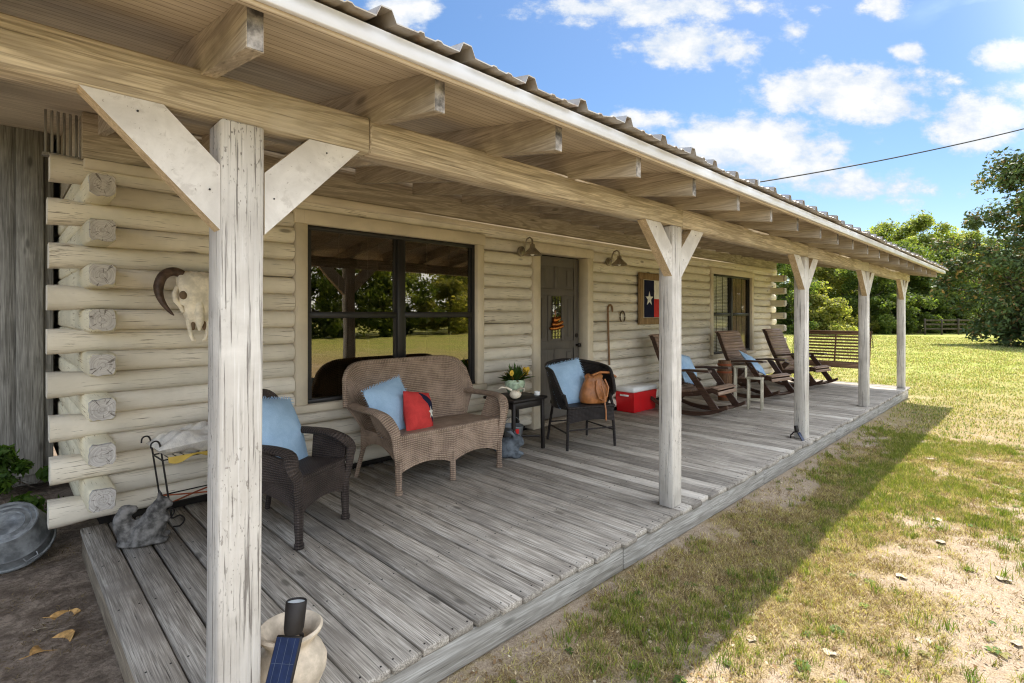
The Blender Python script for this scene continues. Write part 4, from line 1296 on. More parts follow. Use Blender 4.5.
def flag():
    x0, x1, z0, z1 = 6.90, 8.10, 1.46, 2.25
    t = empty('framed_flag', ((x0 + x1) / 2, 4.30, z0), 'wood framed flag with white star on navy, white and red fields on the log wall', 'picture')
    w = (x1 - x0) / 2; h = z1 - z0; b = .10
    m = MB()
    m.bb(-w, w, -.02, .025, h - b, h, .006); m.bb(-w, w, -.02, .025, 0, b, .006); m.bb(-w, -w + b, -.018, .025, b + .001, h - b - .001, .006); m.bb(w - b, w, -.018, .025, b + .001, h - b - .001, .006)
    m.build('frame', M['frame_wood'], t)
    m = MB(); m.bb(-w + b - .01, w - b + .01, .008, .02, b - .01, h - b + .01); m.build('backing', M['trim_x'], t)
    fx0 = -w + .15; fx1 = w - .20; fz0 = .108; fz1 = h - .108; fm = (fz0 + fz1) / 2; fb = fx0 + (fx1 - fx0) / 3
    m = MB(); m.bb(fx0, fb, .002, .006, fz0, fz1); m.build('navy_field', M['navy'], t)
    m = MB(); m.bb(fb, fx1, .002, .006, fm, fz1); m.build('white_field', M['white'], t)
    m = MB(); m.bb(fb, fx1, .002, .006, fz0, fm); m.build('red_field', M['red'], t)
    m = MB(); cx = (fx0 + fb) / 2; st = []
    for q in range(10):
        r_ = .115 if q % 2 == 0 else .046; an = R(90 + 36 * q); st.append((cx + r_ * math.cos(an), fm + r_ * math.sin(an)))
    m.prism(st, 'y', -.002, .0015); m.build('star', M['white'], t)
flag()
def copper_hat():
    t = empty('door_ornament', (5.14, 4.455, 1.42), 'shiny copper stacked ornament hanging on the front door', 'ornament')
    m = MB()
    def plate(z, w, h, y):
        pts = []
        for q in range(13):
            a = q / 12 * 2 - 1; pts.append((w * a + .03, z + h * .5 + .018 * a * a * (1 if h > .06 else -1) + .04 * a * .5))
        for q in range(13):
            a = 1 - q / 12 * 2; pts.append((w * a + .02, z - h * .5 + .01 * a * a + .04 * a * .5))
        m.tube([(w * a + .025, y - .012, z + .035 * a * .5 + .016 * a * a) for a in [q / 8 * 2 - 1 for q in range(9)]], [h * .55 * (1 - .25 * abs(q / 4 - 1) ** 3) for q in range(9)], 10, flat=(1, .55), side=(0, 0, 1))
    plate(.02, .16, .055, -.002); plate(.085, .13, .06, -.018); plate(.155, .085, .075, -.002)
    t.scale = (.82, .9, .82)
    m.build('copper_plate', M['copper'], t)
    m = MB(); m.tube([(0, -.006, .19), (0, -.004, .30)], .003, 5); m.build('hanger', M['copper'], t)
copper_hat()

# wire stand with a bag on it
def wire_stand():
    t = empty('wire_stand', (.97, 4.10, DZ), 'black wrought iron wire stand with curled ends on the deck near the corner', 'stand', None, R(4))
    m = MB()
    w, d = .23, .105
    for sx in (-1, 1):
        for sy in (-1, 1):
            P = [(sx * (w - .06), sy * d, 0.012), (sx * (w - .10), sy * d, 0.008), (sx * (w - .125), sy * d, .04), (sx * (w - .10), sy * d, .075), (sx * (w - .055), sy * d, .07), (sx * (w - .045), sy * d, .12), (sx * w, sy * d, .46), (sx * (w + .015), sy * d, .56), (sx * (w + .035), sy * d, .585), (sx * (w + .06), sy * d, .575), (sx * (w + .065), sy * d, .545)]
            m.tube(smooth_path(P, 5), .0055, 6)
    m.build('leg', M['iron'], t)
    m = MB()
    for sy in (-1, 1): m.tube([(-w, sy * d, .455), (w, sy * d, .455)], .005, 6); m.tube([(-w + .04, sy * d, .17), (w - .04, sy * d, .17)], .005, 6)
    for sx in (-1, 1): m.tube([(sx * w, -d, .455), (sx * w, d, .455)], .005, 6); m.tube([(sx * (w - .04), d, .17), (sx * w, d, .455)], .004, 6); m.tube([(sx * (w - .04), -d, .17), (sx * (w - .04), d, .17)], .005, 6)
    for q in range(1, 10): m.tube([(-w + q * .046, -d, .455), (-w + q * .046, d, .455)], .003, 5)
    m.build('shelf_frame', M['iron'], t)
    m = MB(); m.tube([(-w + .05, -d, .17), (0, 0, .175), (w - .05, d, .17)], .006, 6); m.tube([(-w + .05, d, .168), (0, 0, .165), (w - .05, -d, .168)], .006, 6); m.build('cross_brace', M['rust'], t)
wire_stand()
m = MB()
rr = random.Random(3)
def bagf(u, v, sg):
    a, b = 2 * u - 1, 2 * v - 1
    z = (1 - abs(a) ** 3) ** .6 * (1 - abs(b) ** 3) ** .6
    return (a * .27, b * .15, .075 + sg * .07 * z + .018 * math.sin(a * 7 + b * 3) * z + .012 * math.sin(b * 11 - a * 5) * z + .04 * u)
for sg in (-1, 1):
    n = 22
    m.add([bagf(i / n, j / n, sg) for i in range(n + 1) for j in range(n + 1)], [(i * (n + 1) + j, (i + 1) * (n + 1) + j, (i + 1) * (n + 1) + j + 1, i * (n + 1) + j + 1) for i in range(n) for j in range(n)], None, True)
o = m.build('crumpled_bag', M['paper']); o.location = (.98, 4.095, DZ + .455); o.rotation_euler = (0, 0, R(4)); tag(o, 'crumpled white and grey bag lying on top of the wire stand', 'bag')
m = MB(); m.sheet(lambda u, v: (-.20 + .44 * u, -.108 - .015 * v, .468 - (.022 + .016 * math.sin(u * 13) + .03 * max(0, .35 - u)) * v), 24, 3, .004)
o = m.build('yellow_ribbon', M['ribbon']); o.location = (.97, 4.10, DZ); o.rotation_euler = (0, 0, R(4)); tag(o, 'yellow plastic strip hanging from the front edge of the wire stand', 'ribbon')

# clay pot with solar spotlight by the nearest post
t = empty('clay_pot', (.775, 1.975, DZ), 'sandy clay urn at the foot of the nearest porch post', 'pot')
m = MB(); m.lathe([(.0, 0), (.085, 0), (.105, .02), (.128, .07), (.130, .105), (.112, .145), (.088, .17), (.086, .18), (.098, .20), (.112, .215), (.116, .226), (.108, .234), (.092, .226), (.078, .20), (.076, .17), (.10, .13), (.0, .125)], 32); m.build('urn_body', M['clay'], t)
def solar(loc, rz, label, sc):
    t = empty('solar_light', loc, label, 'solar light', 'solar spotlights at the posts', rz)
    P = Matrix.Rotation(R(58), 3, 'X')
    m = MB(); m.box(P @ Vector((0, -.075 * sc, .0)), (.092 * sc, .165 * sc, .014 * sc), P, .004); m.build('panel_case', M['iron'], t)
    m = MB(); m.box(P @ Vector((0, -.075 * sc, .0084 * sc)), (.082 * sc, .152 * sc, .003), P)
    m.build('solar_panel', M['solar'], t)
    m = MB()
    for q in (-1, 0, 1): m.box(P @ Vector((q * .026 * sc, -.075 * sc, .0084 * sc + .0018)), (.0012, .15 * sc, .0006), P)
    m.box(P @ Vector((0, -.075 * sc, .0084 * sc + .0018)), (.08 * sc, .0012, .0006), P)
    m.build('panel_line', M['solar_line'], t)
    m = MB(); m.lathe([(.0, -.02), (.030, -.018), (.034, .0), (.036, .085), (.033, .088), (.032, .078), (.0, .076)], 22, (0, .03 * sc, .02), 0, Matrix.Rotation(R(-12), 3, 'X') @ Matrix.Scale(sc, 3)); m.build('lamp_head', M['iron'], t)
    m = MB(); m.lathe([(.0, .077), (.031, .077), (.031, .081), (0, .084)], 22, (0, .03 * sc, .02), 0, Matrix.Rotation(R(-12), 3, 'X') @ Matrix.Scale(sc, 3)); m.build('lens', M['lens'], t)
    m = MB(); m.tube([(0, .01, .01), (0, .05, .0), (0, .085, -.04), (0, .09, -.12 * sc)], .008, 8); m.build('stake', M['iron'], t)
    return t
solar((.722, 1.846, DZ + .268), R(-50), 'black solar spotlight with blue panel stuck in the clay urn', 1.0)
s2 = solar((6.43, 1.80, DZ + .075), R(-10), 'small solar spotlight on the deck at the foot of the middle porch post', .62)
s2.location = (6.36, 1.93, DZ + .074)

# washtub, shrub and leaves left of the deck
t = empty('metal_washtub', (.07, 4.83, 0.0), 'upturned grey galvanised washtub lying tilted under the corner log ends', 'washtub')
t.rotation_euler = (R(34), R(-10), 0); t.location = (.06, 4.74, .12); t.scale = (.68, .68, .80)
m = MB(); m.lathe([(.31, 0), (.325, .006), (.322, .02), (.308, .022), (.295, .09), (.300, .10), (.290, .108), (.232, .262), (.228, .274), (.218, .276), (.208, .262), (.18, .268), (.17, .256), (.13, .265), (.12, .255), (.07, .263), (.06, .255), (0, .262)], 36); m.build('tub_body', M['tub_metal'], t)
for q in range(2):
    m = MB(); an = R(-70 + 180 * q); c_, s_ = math.cos(an), math.sin(an)
    m.tube([(.297 * c_ - .05 * s_, .297 * s_ + .05 * c_, .08), (.33 * c_ - .045 * s_, .33 * s_ + .045 * c_, .065), (.33 * c_ + .045 * s_, .33 * s_ - .045 * c_, .065), (.297 * c_ + .05 * s_, .297 * s_ - .05 * c_, .08)], .007, 6)
    m.build('handle', M['galv_dull'], t)

def leaf_obj(loc, rz, sc, mat, label, tilt=(0, 0), group=None, curl=.25):
    m = MB()
    n = 10
    def fn(u, v):
        w = .36 * math.sin(math.pi * min(1, u * .96 + .02)) ** .8
        y = (2 * v - 1) * w
        return ((u - .5) * sc, y * sc, sc * (curl * (u - .5) ** 2 * 1.2 + .5 * curl * abs(2 * v - 1) ** 2 * .4 + .05 * math.sin(u * 9)) + .006)
    m.sheet(fn, n, 6, .0016)
    m.tube([(-.5 * sc, 0, .008 + curl * .3 * sc), (-.72 * sc, .02 * sc, .012 + curl * .34 * sc)], .0018, 5)
    o = m.build('fallen_leaf', mat); o.location = loc; o.rotation_euler = (tilt[0], tilt[1], rz); tag(o, label, 'leaf', group); return o
LG = 'fallen leaves on the ground'
leaf_obj((.185, 3.37, .002), R(30), .19, M['yellowleaf'] if 'yellowleaf' in M else M['leafdry'], 'large yellow brown fallen leaf alone on the bare dirt left of the deck', (0, 0), LG)
leaf_obj((.25, 3.66, .002), R(-20), .13, M['leafdry'], 'curled brown fallen leaf on the dirt nearest the deck side', (.2, 0), LG)
leaf_obj((.155, 3.60, .002), R(60), .10, M['leafpale'], 'pale grey fallen leaf on the dirt beside the curled brown leaf', (0, .2), LG)
for i, (px, py, s_, rz) in enumerate(((2.66, 1.02, .09, 10), (2.82, .72, .08, 80), (3.95, .62, .10, 40), (3.25, .42, .09, 120), (4.75, .52, .10, 15), (5.25, .60, .10, -30), (5.6, .40, .09, 70), (3.55, .10, .08, 10), (4.35, .18, .11, 60), (6.9, .3, .10, 20), (7.4, .9, .09, 100), (2.35, 1.40, .07, 44))):
    leaf_obj((px, py, .004), R(rz), s_ * .8, M['leafpale'], 'pale dry fallen leaf lying in the lawn beyond the deck', (.15 * (i % 3 - 1), .1, ), 'pale leaves on the lawn', .09)
# ================================================================== GROUND
def sst(x, a, b):
    t = np.clip((x - a) / (b - a), 0, 1); return t * t * (3 - 2 * t)
def green_f(x, y):
    """how grassy the lawn is (0 bare sand .. 1 grass)"""
    g = .42 * fbm(x * .9, y * .9, 3) + .33 * fbm(x * 2.7, y * 2.7, 9) + .25 * fbm(x * 7.5, y * 7.5, 14)
    far = sst(x, 6, 16) * .16
    strip = -.09 * sst(y, 1.66, 1.80) * (x < 12.6)          # bare soil along the deck
    mid = -.045 * sst(-y, -1.15, -.6) * (1 - sst(x, 5, 9))
    sh = .07 * sst(y, .75, 1.1) * (1 - sst(y, 1.3, 1.6))
    patch = -.45 * np.exp(-(((x - 5.15) / .42) ** 4 + ((y - 1.62) / .17) ** 4))
    return g + far + strip + mid + sh + patch
def height_f(x, y):
    h = .030 * (fbm(x * .7, y * .7, 21) - .5) + .022 * (fbm(x * 4, y * 4, 33, 3) - .5)
    return h + .02 * sst(y, 1.45, 1.8) * (y < 4.5)
xs = np.unique(np.concatenate([-np.geomspace(2.0, 400, 26)[::-1], np.arange(-2, 1.0, .12), np.arange(1.0, 8, .05), np.arange(8, 16, .12), np.geomspace(16, 600, 46)]))
ys = np.unique(np.concatenate([-np.geomspace(1.5, 400, 30)[::-1], np.arange(-1.5, 1.9, .05), np.arange(1.9, 6, .12), np.geomspace(6, 600, 36)]))
GX, GY = np.meshgrid(xs, ys, indexing='ij')
GZ = height_f(GX, GY) * (np.abs(GX) < 60) - .0
nx, ny = len(xs), len(ys)
V = np.stack([GX.ravel(), GY.ravel(), GZ.ravel()], 1)
ii, jj = np.meshgrid(np.arange(nx - 1), np.arange(ny - 1), indexing='ij')
b0 = (ii * ny + jj).ravel()
F = np.stack([b0, b0 + ny, b0 + ny + 1, b0 + 1], 1)
g = green_f(GX, GY).ravel()
dirt = ((1 - sst(GX, .3, .9)) * sst(GY, 1.2, 2.2)).ravel()
farv = sst(np.hypot(GX, GY), 7, 22).ravel()
gt = NT('ground_soil')
at = gt.n('ShaderNodeAttribute'); at.attribute_name = 'Col'
sp = gt.n('ShaderNodeSeparateColor'); gt.l(at.outputs['Color'], sp.inputs[0])
v, _, _ = coords(gt, rnd=False)
n1 = gt.noise(v, 6.5, 8, .68, .3); n2 = gt.noise(v, 38, 6, .7); n3 = gt.noise(v, 140, 4, .6); n4 = gt.noise(v, .55, 5, .6); n5 = gt.noise(v, 2.1, 6, .65)
gm = gt.math('ADD', sp.outputs[0], gt.math('MULTIPLY', gt.math('SUBTRACT', n1, .5), .55))
gm = gt.math('ADD', gm, gt.math('MULTIPLY', gt.math('SUBTRACT', n2, .5), .40))
sand = gt.mix(gt.ramp(n2, .3, .7), (.37, .285, .20), (.54, .435, .32))
sand = gt.mix(gt.ramp(n3, .35, .6, .55, 0), sand, (.20, .14, .09))
thatch = gt.mix(gt.ramp(n3, .35, .65), (.22, .16, .085), (.43, .335, .19))
grassc = gt.mix(gt.ramp(n3, .35, .65), (.14, .14, .045), (.28, .26, .09))
c = gt.mix(gt.ramp(gm, .385, .495), sand, thatch)
c = gt.mix(gt.ramp(gm, .64, .80), c, grassc)
farc = gt.mix(gt.ramp(n4, .35, .65), (.35, .35, .09), (.26, .32, .055))
farc = gt.mix(gt.ramp(gt.math('ADD', gt.math('MULTIPLY', n5, .6), gt.math('MULTIPLY', n1, .4)), .52, .64), farc, (.45, .38, .22))
c = gt.mix(gt.math('MULTIPLY', sp.outputs[2], .8), c, farc)
dc = gt.mix(gt.ramp(n1, .35, .65), (.16, .12, .09), (.38, .30, .23))
dc = gt.mix(gt.ramp(n2, .4, .65, 0, .6), dc, (.085, .062, .044))
c = gt.mix(sp.outputs[1], c, dc)
hh = gt.math('ADD', gt.math('MULTIPLY', n1, 1.0), gt.math('ADD', gt.math('MULTIPLY', n2, .6), gt.math('MULTIPLY', n3, .3)))
gt.bsdf(c, .95, .1, 0, gt.bump(hh, .9, .03))
ground = fast_mesh('ground', V, F, gt.m, np.stack([g, dirt, farv], 1), smooth=True)
tag(ground, kind='structure')

# ================================================================== GRASS
def blades(x, y, z, L, w, col, lean, name, kind_tag=True):
    n = len(x)
    an = rng.uniform(0, 2 * math.pi, n); la = rng.uniform(0, 2 * math.pi, n)
    cx, sx = np.cos(an) * w, np.sin(an) * w
    lx, ly = np.cos(la) * lean * L, np.sin(la) * lean * L
    up = L * np.sqrt(np.clip(1 - lean ** 2 * .8, .05, 1))
    P = np.zeros((n, 5, 3))
    P[:, 0] = np.stack([x - cx, y - sx, z - .004], 1); P[:, 1] = np.stack([x + cx, y + sx, z - .004], 1)
    P[:, 2] = np.stack([x + cx * .75 + lx * .40, y + sx * .75 + ly * .40, z + up * .62], 1)
    P[:, 3] = np.stack([x - cx * .75 + lx * .40, y - sx * .75 + ly * .40, z + up * .62], 1)
    P[:, 4] = np.stack([x + lx, y + ly, z + up], 1)
    V = P.reshape(-1, 3); o = np.arange(n)[:, None] * 5
    T = np.concatenate([o + np.array([[0, 1, 2]]), o + np.array([[0, 2, 3]]), o + np.array([[3, 2, 4]])], 1).reshape(-1, 3)
    C = np.repeat(col, 5, axis=0)
    return fast_mesh(name, V, T, M['grass'], C)
def scatter(n, x0, x1, y0, y1, logx=False):
    x = np.exp(rng.uniform(math.log(x0), math.log(x1), n)) if logx else rng.uniform(x0, x1, n)
    return x, rng.uniform(y0, y1, n)
def grass_colors(n, g, far=0):
    r_ = rng.random(n)
    gr = np.array([.15, .195, .04]); yg = np.array([.34, .33, .085]); st = np.array([.52, .42, .25]); br = np.array([.27, .19, .10])
    pg = np.clip((g - .47) * 3.0, .03, .62)[:, None]
    c = np.where(r_[:, None] < pg * .6, gr, np.where(r_[:, None] < pg, yg, np.where(r_[:, None] < pg + (1 - pg) * .5, st, br)))
    return c * rng.uniform(.65, 1.3, (n, 1))
Vx, Vy, Lx, Wx, Cx, Le = [], [], [], [], [], []
# near lawn: small clumps of dry and green blades
def green_amt(x, y):
    edge = .06 * sst(y, .85, 1.1) * (1 - sst(y, 1.2, 1.45))
    return .55 * fbm(x * 1.3, y * 1.3, 41) + .45 * fbm(x * 5, y * 5, 47) + edge + .08 * sst(x, 4, 9)
nc = 44000
cx_, cy_ = scatter(nc, 1.0, 8.7, -.6, 1.80)
g = green_f(cx_, cy_) + .20 * (fbm(cx_ * 11, cy_ * 11, 55, 3) - .5)
k = rng.random(nc) < np.clip((g - .38) * 5.0, .09, .95)
cx_, cy_, g = cx_[k], cy_[k], g[k]
ga = green_amt(cx_, cy_) + .25 * (rng.random(len(cx_)) - .5)
isg = ga > .615
nb = 11
x = np.repeat(cx_, nb); y = np.repeat(cy_, nb)
sd = np.where(isg, .012, .022); 
x = x + rng.normal(0, 1, len(x)) * np.repeat(sd, nb); y = y + rng.normal(0, 1, len(y)) * np.repeat(sd, nb)
G2 = np.repeat(isg, nb); n = len(x)
pick = rng.random(n)[:, None]
gcol = np.where(pick < .5, np.array([.17, .22, .04]), np.array([.36, .36, .085]))
base = np.repeat(rng.random(len(cx_)), nb)[:, None]
dcol = np.where(base < .42, np.array([.27, .185, .10]), np.where(base < .8, np.array([.56, .45, .26]), np.array([.48, .44, .15])))
col = np.where(G2[:, None], np.where(pick > .85, dcol, gcol), dcol) * rng.uniform(.65, 1.3, (n, 1)) * np.repeat(rng.uniform(.7, 1.2, len(cx_)), nb)[:, None]
L = np.where(G2, rng.uniform(.018, .055, n), rng.uniform(.012, .042, n))
lean = np.where(G2, rng.uniform(.2, .9, n), rng.uniform(.6, 1.1, n))
k = (y < 1.815)
x, y, L, lean, col = x[k], y[k], L[k], lean[k], col[k]
o = blades(x, y, height_f(x, y), L, rng.uniform(.0011, .0024, len(x)), col, lean, 'lawn_grass'); tag(o, kind='stuff')
# green tufts
n = 900
tx, ty = scatter(n, 1.2, 9, -.4, 1.65)
tg = green_amt(tx, ty); k = rng.random(n) < np.clip((tg - .50) * 3, .05, .7); tx, ty = tx[k], ty[k]
m_ = 26
x = np.repeat(tx, m_) + rng.normal(0, .022, len(tx) * m_); y = np.repeat(ty, m_) + rng.normal(0, .022, len(tx) * m_)
L = np.repeat(rng.uniform(.035, .085, len(tx)), m_) * rng.uniform(.5, 1.1, len(x))
col = np.where(rng.random(len(x))[:, None] < .7, np.array([.13, .20, .032]), np.array([.30, .30, .07])) * rng.uniform(.7, 1.3, (len(x), 1))
k = y < 1.8
o = blades(x[k], y[k], height_f(x[k], y[k]), L[k], rng.uniform(.0014, .0026, k.sum()), col[k], rng.uniform(.2, .8, k.sum()), 'grass_tufts'); tag(o, kind='stuff')
# farther lawn: larger, sparser
n = 150000
d = np.exp(rng.uniform(math.log(8), math.log(48), n)); a = rng.uniform(-.03, .42, n)
x, y = d * np.cos(a), d * np.sin(a) - .3
k = ~((x < 12.7) & (y > 1.8)); x, y, d = x[k], y[k], d[k]
g = green_f(x, y) + .2 * (fbm(x * 3, y * 3, 77, 3) - .5)
k = rng.random(len(x)) < np.clip((g - .42) * 4, .06, 1); x, y, d, g = x[k], y[k], d[k], g[k]
s_ = .55 + d / 14
o = blades(x, y, height_f(x, y), rng.uniform(.012, .034, len(x)) * np.minimum(s_, 2.0), rng.uniform(.0018, .003, len(x)) * s_ * 1.4, grass_colors(len(x), g + .15) * 1.12, rng.uniform(.3, .9, len(x)), 'lawn_grass'); tag(o, kind='stuff')
# broad leaved weeds lying flat in the lawn
nw = 170
wx, wy = scatter(nw, 1.3, 11, -.3, 1.7, True)
V = []; F = []; C = []
for q in range(nw):
    k_ = rng.integers(5, 9); r0 = rng.uniform(.018, .045); c = np.array([(.10, .17, .04), (.17, .22, .05), (.24, .22, .08)][rng.integers(0, 3)]) * rng.uniform(.8, 1.2)
    zz = float(height_f(np.array([wx[q]]), np.array([wy[q]]))[0])
    for a in range(k_):
        an = 6.283 * a / k_ + rng.uniform(-.3, .3); L_ = r0 * rng.uniform(.7, 1.2); w_ = L_ * .28; ca, sa = math.cos(an), math.sin(an)
        n0 = len(V)
        V += [(wx[q], wy[q], zz + .004), (wx[q] + ca * L_ * .6 - sa * w_, wy[q] + sa * L_ * .6 + ca * w_, zz + .014), (wx[q] + ca * L_, wy[q] + sa * L_, zz + .008), (wx[q] + ca * L_ * .6 + sa * w_, wy[q] + sa * L_ * .6 - ca * w_, zz + .014)]
        F.append((n0, n0 + 1, n0 + 2, n0 + 3)); C += [c] * 4
o = fast_mesh('lawn_weeds', V, F, M['grass'], np.array(C)); tag(o, kind='stuff')
# dry leaf crumbs scattered over the lawn
n = 5200
x, y = scatter(n, 1.0, 10, -.6, 1.8, True)
a = rng.uniform(0, 6.28, n); s_ = rng.uniform(.004, .013, n)
c_, d_ = np.cos(a), np.sin(a); z = height_f(x, y)
tl = rng.uniform(-.5, .5, (n, 2)) * s_[:, None]
P = np.zeros((n, 4, 3))
for q, (ca, sa, f_, dz) in enumerate(((c_, d_, 1, tl[:, 0]), (-d_, c_, .55, tl[:, 1]), (-c_, -d_, 1, -tl[:, 0]), (d_, -c_, .55, -tl[:, 1]))):
    P[:, q] = np.stack([x + ca * s_ * f_, y + sa * s_ * f_, z + .010 + dz], 1)
pal = np.array([(.50, .40, .27), (.30, .19, .10), (.20, .13, .075), (.62, .55, .43)])
o = fast_mesh('leaf_litter', P.reshape(-1, 3), np.arange(n * 4).reshape(-1, 4), M['grass'], np.repeat(pal[rng.choice(4, n, p=[.3, .35, .25, .1])] * rng.uniform(.7, 1.2, (n, 1)), 4, 0)); tag(o, kind='stuff')
# small debris on the dirt at the left
n = 5000
x = rng.uniform(-.3, .38, n); y = rng.uniform(2.4, 6.0, n)
k = fbm(x * 3, y * 3, 91) > .46; x, y = x[k], y[k]
colr = np.where(rng.random(len(x))[:, None] < .6, np.array([.16, .115, .075]), np.array([.30, .22, .13])) * rng.uniform(.5, 1.2, (len(x), 1))
o = blades(x, y, height_f(x, y) + .002, rng.uniform(.012, .04, len(x)), rng.uniform(.001, .003, len(x)), colr, np.full(len(x), 1.1), 'ground_litter'); tag(o, kind='stuff')

# ================================================================== TREES
def tree_data(seed, H, rad, crown0, nclump, nleaf, leaf, cols, trunk_r, squash=1.0, spread=.9, conic=0.0, lumpy=1.0):
    r = np.random.default_rng(seed); rr = random.Random(seed)
    tm = MB()
    P = [Vector((0, 0, -.2))]; nseg = 7
    for i in range(1, nseg + 1):
        P.append(Vector((rr.uniform(-.12, .12) * i * .35, rr.uniform(-.12, .12) * i * .35, H * .86 * i / nseg)))
    tm.tube(P, [trunk_r * (1.25 if i == 0 else (1 - .85 * i / nseg)) for i in range(nseg + 1)], 9)
    cl = []
    zc0 = crown0; zc1 = H
    while len(cl) < nclump:
        z = rr.uniform(zc0, zc1); t = (z - zc0) / (zc1 - zc0)
        env = rad * (math.sin(math.pi * min(1, max(0, (t * .80 + .18)))) ** .6) * (1 - conic * t)
        an = rr.uniform(0, 6.283); q = rr.random() ** .45
        lump = 1 + lumpy * .28 * math.sin(an * 3 + seed) + lumpy * .18 * math.sin(an * 5 + z * 1.7 + seed)
        cl.append((env * q * lump * math.cos(an), env * q * lump * math.sin(an) , z + rr.uniform(-.03, .03) * H, rr.uniform(.5, 1.15) * rad * .25))
    for i, c in enumerate(cl):
        if i % 3 == 0:
            zb = max(.8, c[2] - rr.uniform(.2, .5) * math.hypot(c[0], c[1]) - .4)
            f = min(.95, zb / (H * .86)); k = int(f * nseg); b = P[k] + (P[min(k + 1, nseg)] - P[k]) * (f * nseg - k)
            e = Vector(c[:3]); mid = (b + e) / 2 + Vector((rr.uniform(-.2, .2), rr.uniform(-.2, .2), -.15))
            r0 = trunk_r * (1 - .8 * f) * .55
            tm.tube([b, mid, e], [r0, r0 * .55, .012], 6)
    C = np.array(cl)
    per = nleaf // nclump
    N = per * nclump
    cen = np.repeat(C[:, :3], per, 0); cr = np.repeat(C[:, 3], per)
    d = r.normal(0, 1, (N, 3)); d /= np.linalg.norm(d, axis=1)[:, None]
    pos = cen + d * (cr * r.random(N) ** .5)[:, None] * np.array([1.05, 1.05, .85 * squash])
    nrm = d * .6 + np.array([0, 0, .55]) + r.normal(0, .7, (N, 3)); nrm /= np.linalg.norm(nrm, axis=1)[:, None]
    t1 = np.cross(nrm, r.normal(0, 1, (N, 3))); t1 /= np.linalg.norm(t1, axis=1)[:, None] + 1e-9
    t2 = np.cross(nrm, t1)
    s = (leaf * r.uniform(.6, 1.3, N))[:, None]
    V = np.stack([pos - t1 * s, pos + t2 * s * .45 + nrm * s * .12, pos + t1 * s, pos - t2 * s * .45 + nrm * s * .12], 1).reshape(-1, 3)
    F = np.arange(N * 4).reshape(-1, 4)
    ci = np.array(cols)
    pk = r.choice(len(cols), N, p=[c_ for c_ in CP[:len(cols)]] if False else None)
    clump_tone = np.repeat(r.uniform(.75, 1.25, nclump), per)
    col = ci[pk] * (r.uniform(.7, 1.3, N) * clump_tone)[:, None]
    return tm, V, F, np.repeat(col, 4, 0)
CP = []
GREENS = {
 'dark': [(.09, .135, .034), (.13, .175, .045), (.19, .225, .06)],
 'mid': [(.17, .22, .05), (.23, .275, .065), (.32, .33, .09)],
 'yellow': [(.24, .27, .07), (.33, .33, .10), (.42, .38, .13)],
 'magnolia': [(.075, .11, .045), (.095, .135, .05), (.12, .16, .065), (.085, .12, .05), (.11, .15, .06), (.15, .19, .08), (.10, .14, .055), (.28, .18, .08)],
}
protos = {}
def tree(kind, loc, sc, rz, name, label, cat, group):
    t = empty(name, loc, label, cat, group, rz)
    t.scale = (sc, sc, sc)
    crown, trunk = protos[kind]
    for base in (trunk, crown):
        if base is None: continue
        if base.parent is None: o = base
        else:
            o = base.copy(); COL.objects.link(o)
        o.parent = t
    return t
def proto(kind, mat, *a, **k):
    tm, V, F, C = tree_data(*a, **k)
    tr = tm.build('trunk', M['bark'])
    cr = fast_mesh('crown', V, F, mat, C)
    protos[kind] = (cr, tr)
proto('tall', M['leaf'], 1, 10.0, 3.6, 1.0, 110, 22000, .14, GREENS['mid'], .20)
proto('dark', M['leaf'], 2, 8.5, 3.6, .5, 100, 22000, .14, GREENS['dark'], .20)
proto('loose', M['leaf'], 3, 9.5, 3.2, 1.2, 80, 14000, .14, GREENS['yellow'], .16)
proto('shrub', M['leaf'], 4, 2.6, 1.9, .15, 34, 7000, .12, GREENS['yellow'], .05)
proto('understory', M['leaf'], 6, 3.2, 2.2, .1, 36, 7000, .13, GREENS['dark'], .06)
proto('magnolia', M['gloss_leaf'], 5, 9.5, 3.2, .25, 210, 46000, .12, GREENS['magnolia'], .24, conic=-.36, lumpy=.5)
def at_px(u, depth):
    """a ground point at that bearing and distance from the viewpoint"""
    r_ = (u - 512) / 523 * depth; return (.7145 * r_ + .6997 * depth, -.6997 * r_ + .7145 * depth)
x, y = at_px(1046, 26.0)
tree('magnolia', (x, y, 0), 1.0, 0.6, 'magnolia_tree', 'large dark glossy tree with rusty leaf undersides at the right of the lawn', 'tree', None)
TR = [
 ('dark', 772, 46, 1.0, 'dark bushy tree seen just past the log ends of the house'),
 ('loose', 800, 50, .98, 'yellow green loose tree seen between the middle post and the house end'),
 ('tall', 822, 54, .92, 'mid green tree above the far rocking chair and swing'),
 ('loose', 842, 49, .95, 'yellow green tree seen between the two far porch posts'),
 ('tall', 880, 52, 1.02, 'tall mid green tree rising over the end of the porch roof'),
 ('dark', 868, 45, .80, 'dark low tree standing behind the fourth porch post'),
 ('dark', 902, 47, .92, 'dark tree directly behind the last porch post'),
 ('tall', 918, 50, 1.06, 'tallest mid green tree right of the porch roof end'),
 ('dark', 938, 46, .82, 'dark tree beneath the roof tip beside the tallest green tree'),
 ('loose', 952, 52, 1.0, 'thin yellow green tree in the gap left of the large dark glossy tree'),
 ('tall', 968, 56, 1.0, 'mid green tree half hidden behind the large dark glossy tree'),
 ('dark', 990, 50, .85, 'dark tree behind the lower left of the large glossy tree'),
]
for i, (k, u, d, sc, lb) in enumerate(TR):
    x, y = at_px(u, d)
    tree(k, (x, y, 0), sc, i * 1.9, {'dark': 'bushy_tree', 'loose': 'loose_tree', 'tall': 'tall_tree'}[k], lb, 'tree', 'trees at the edge of the lawn')
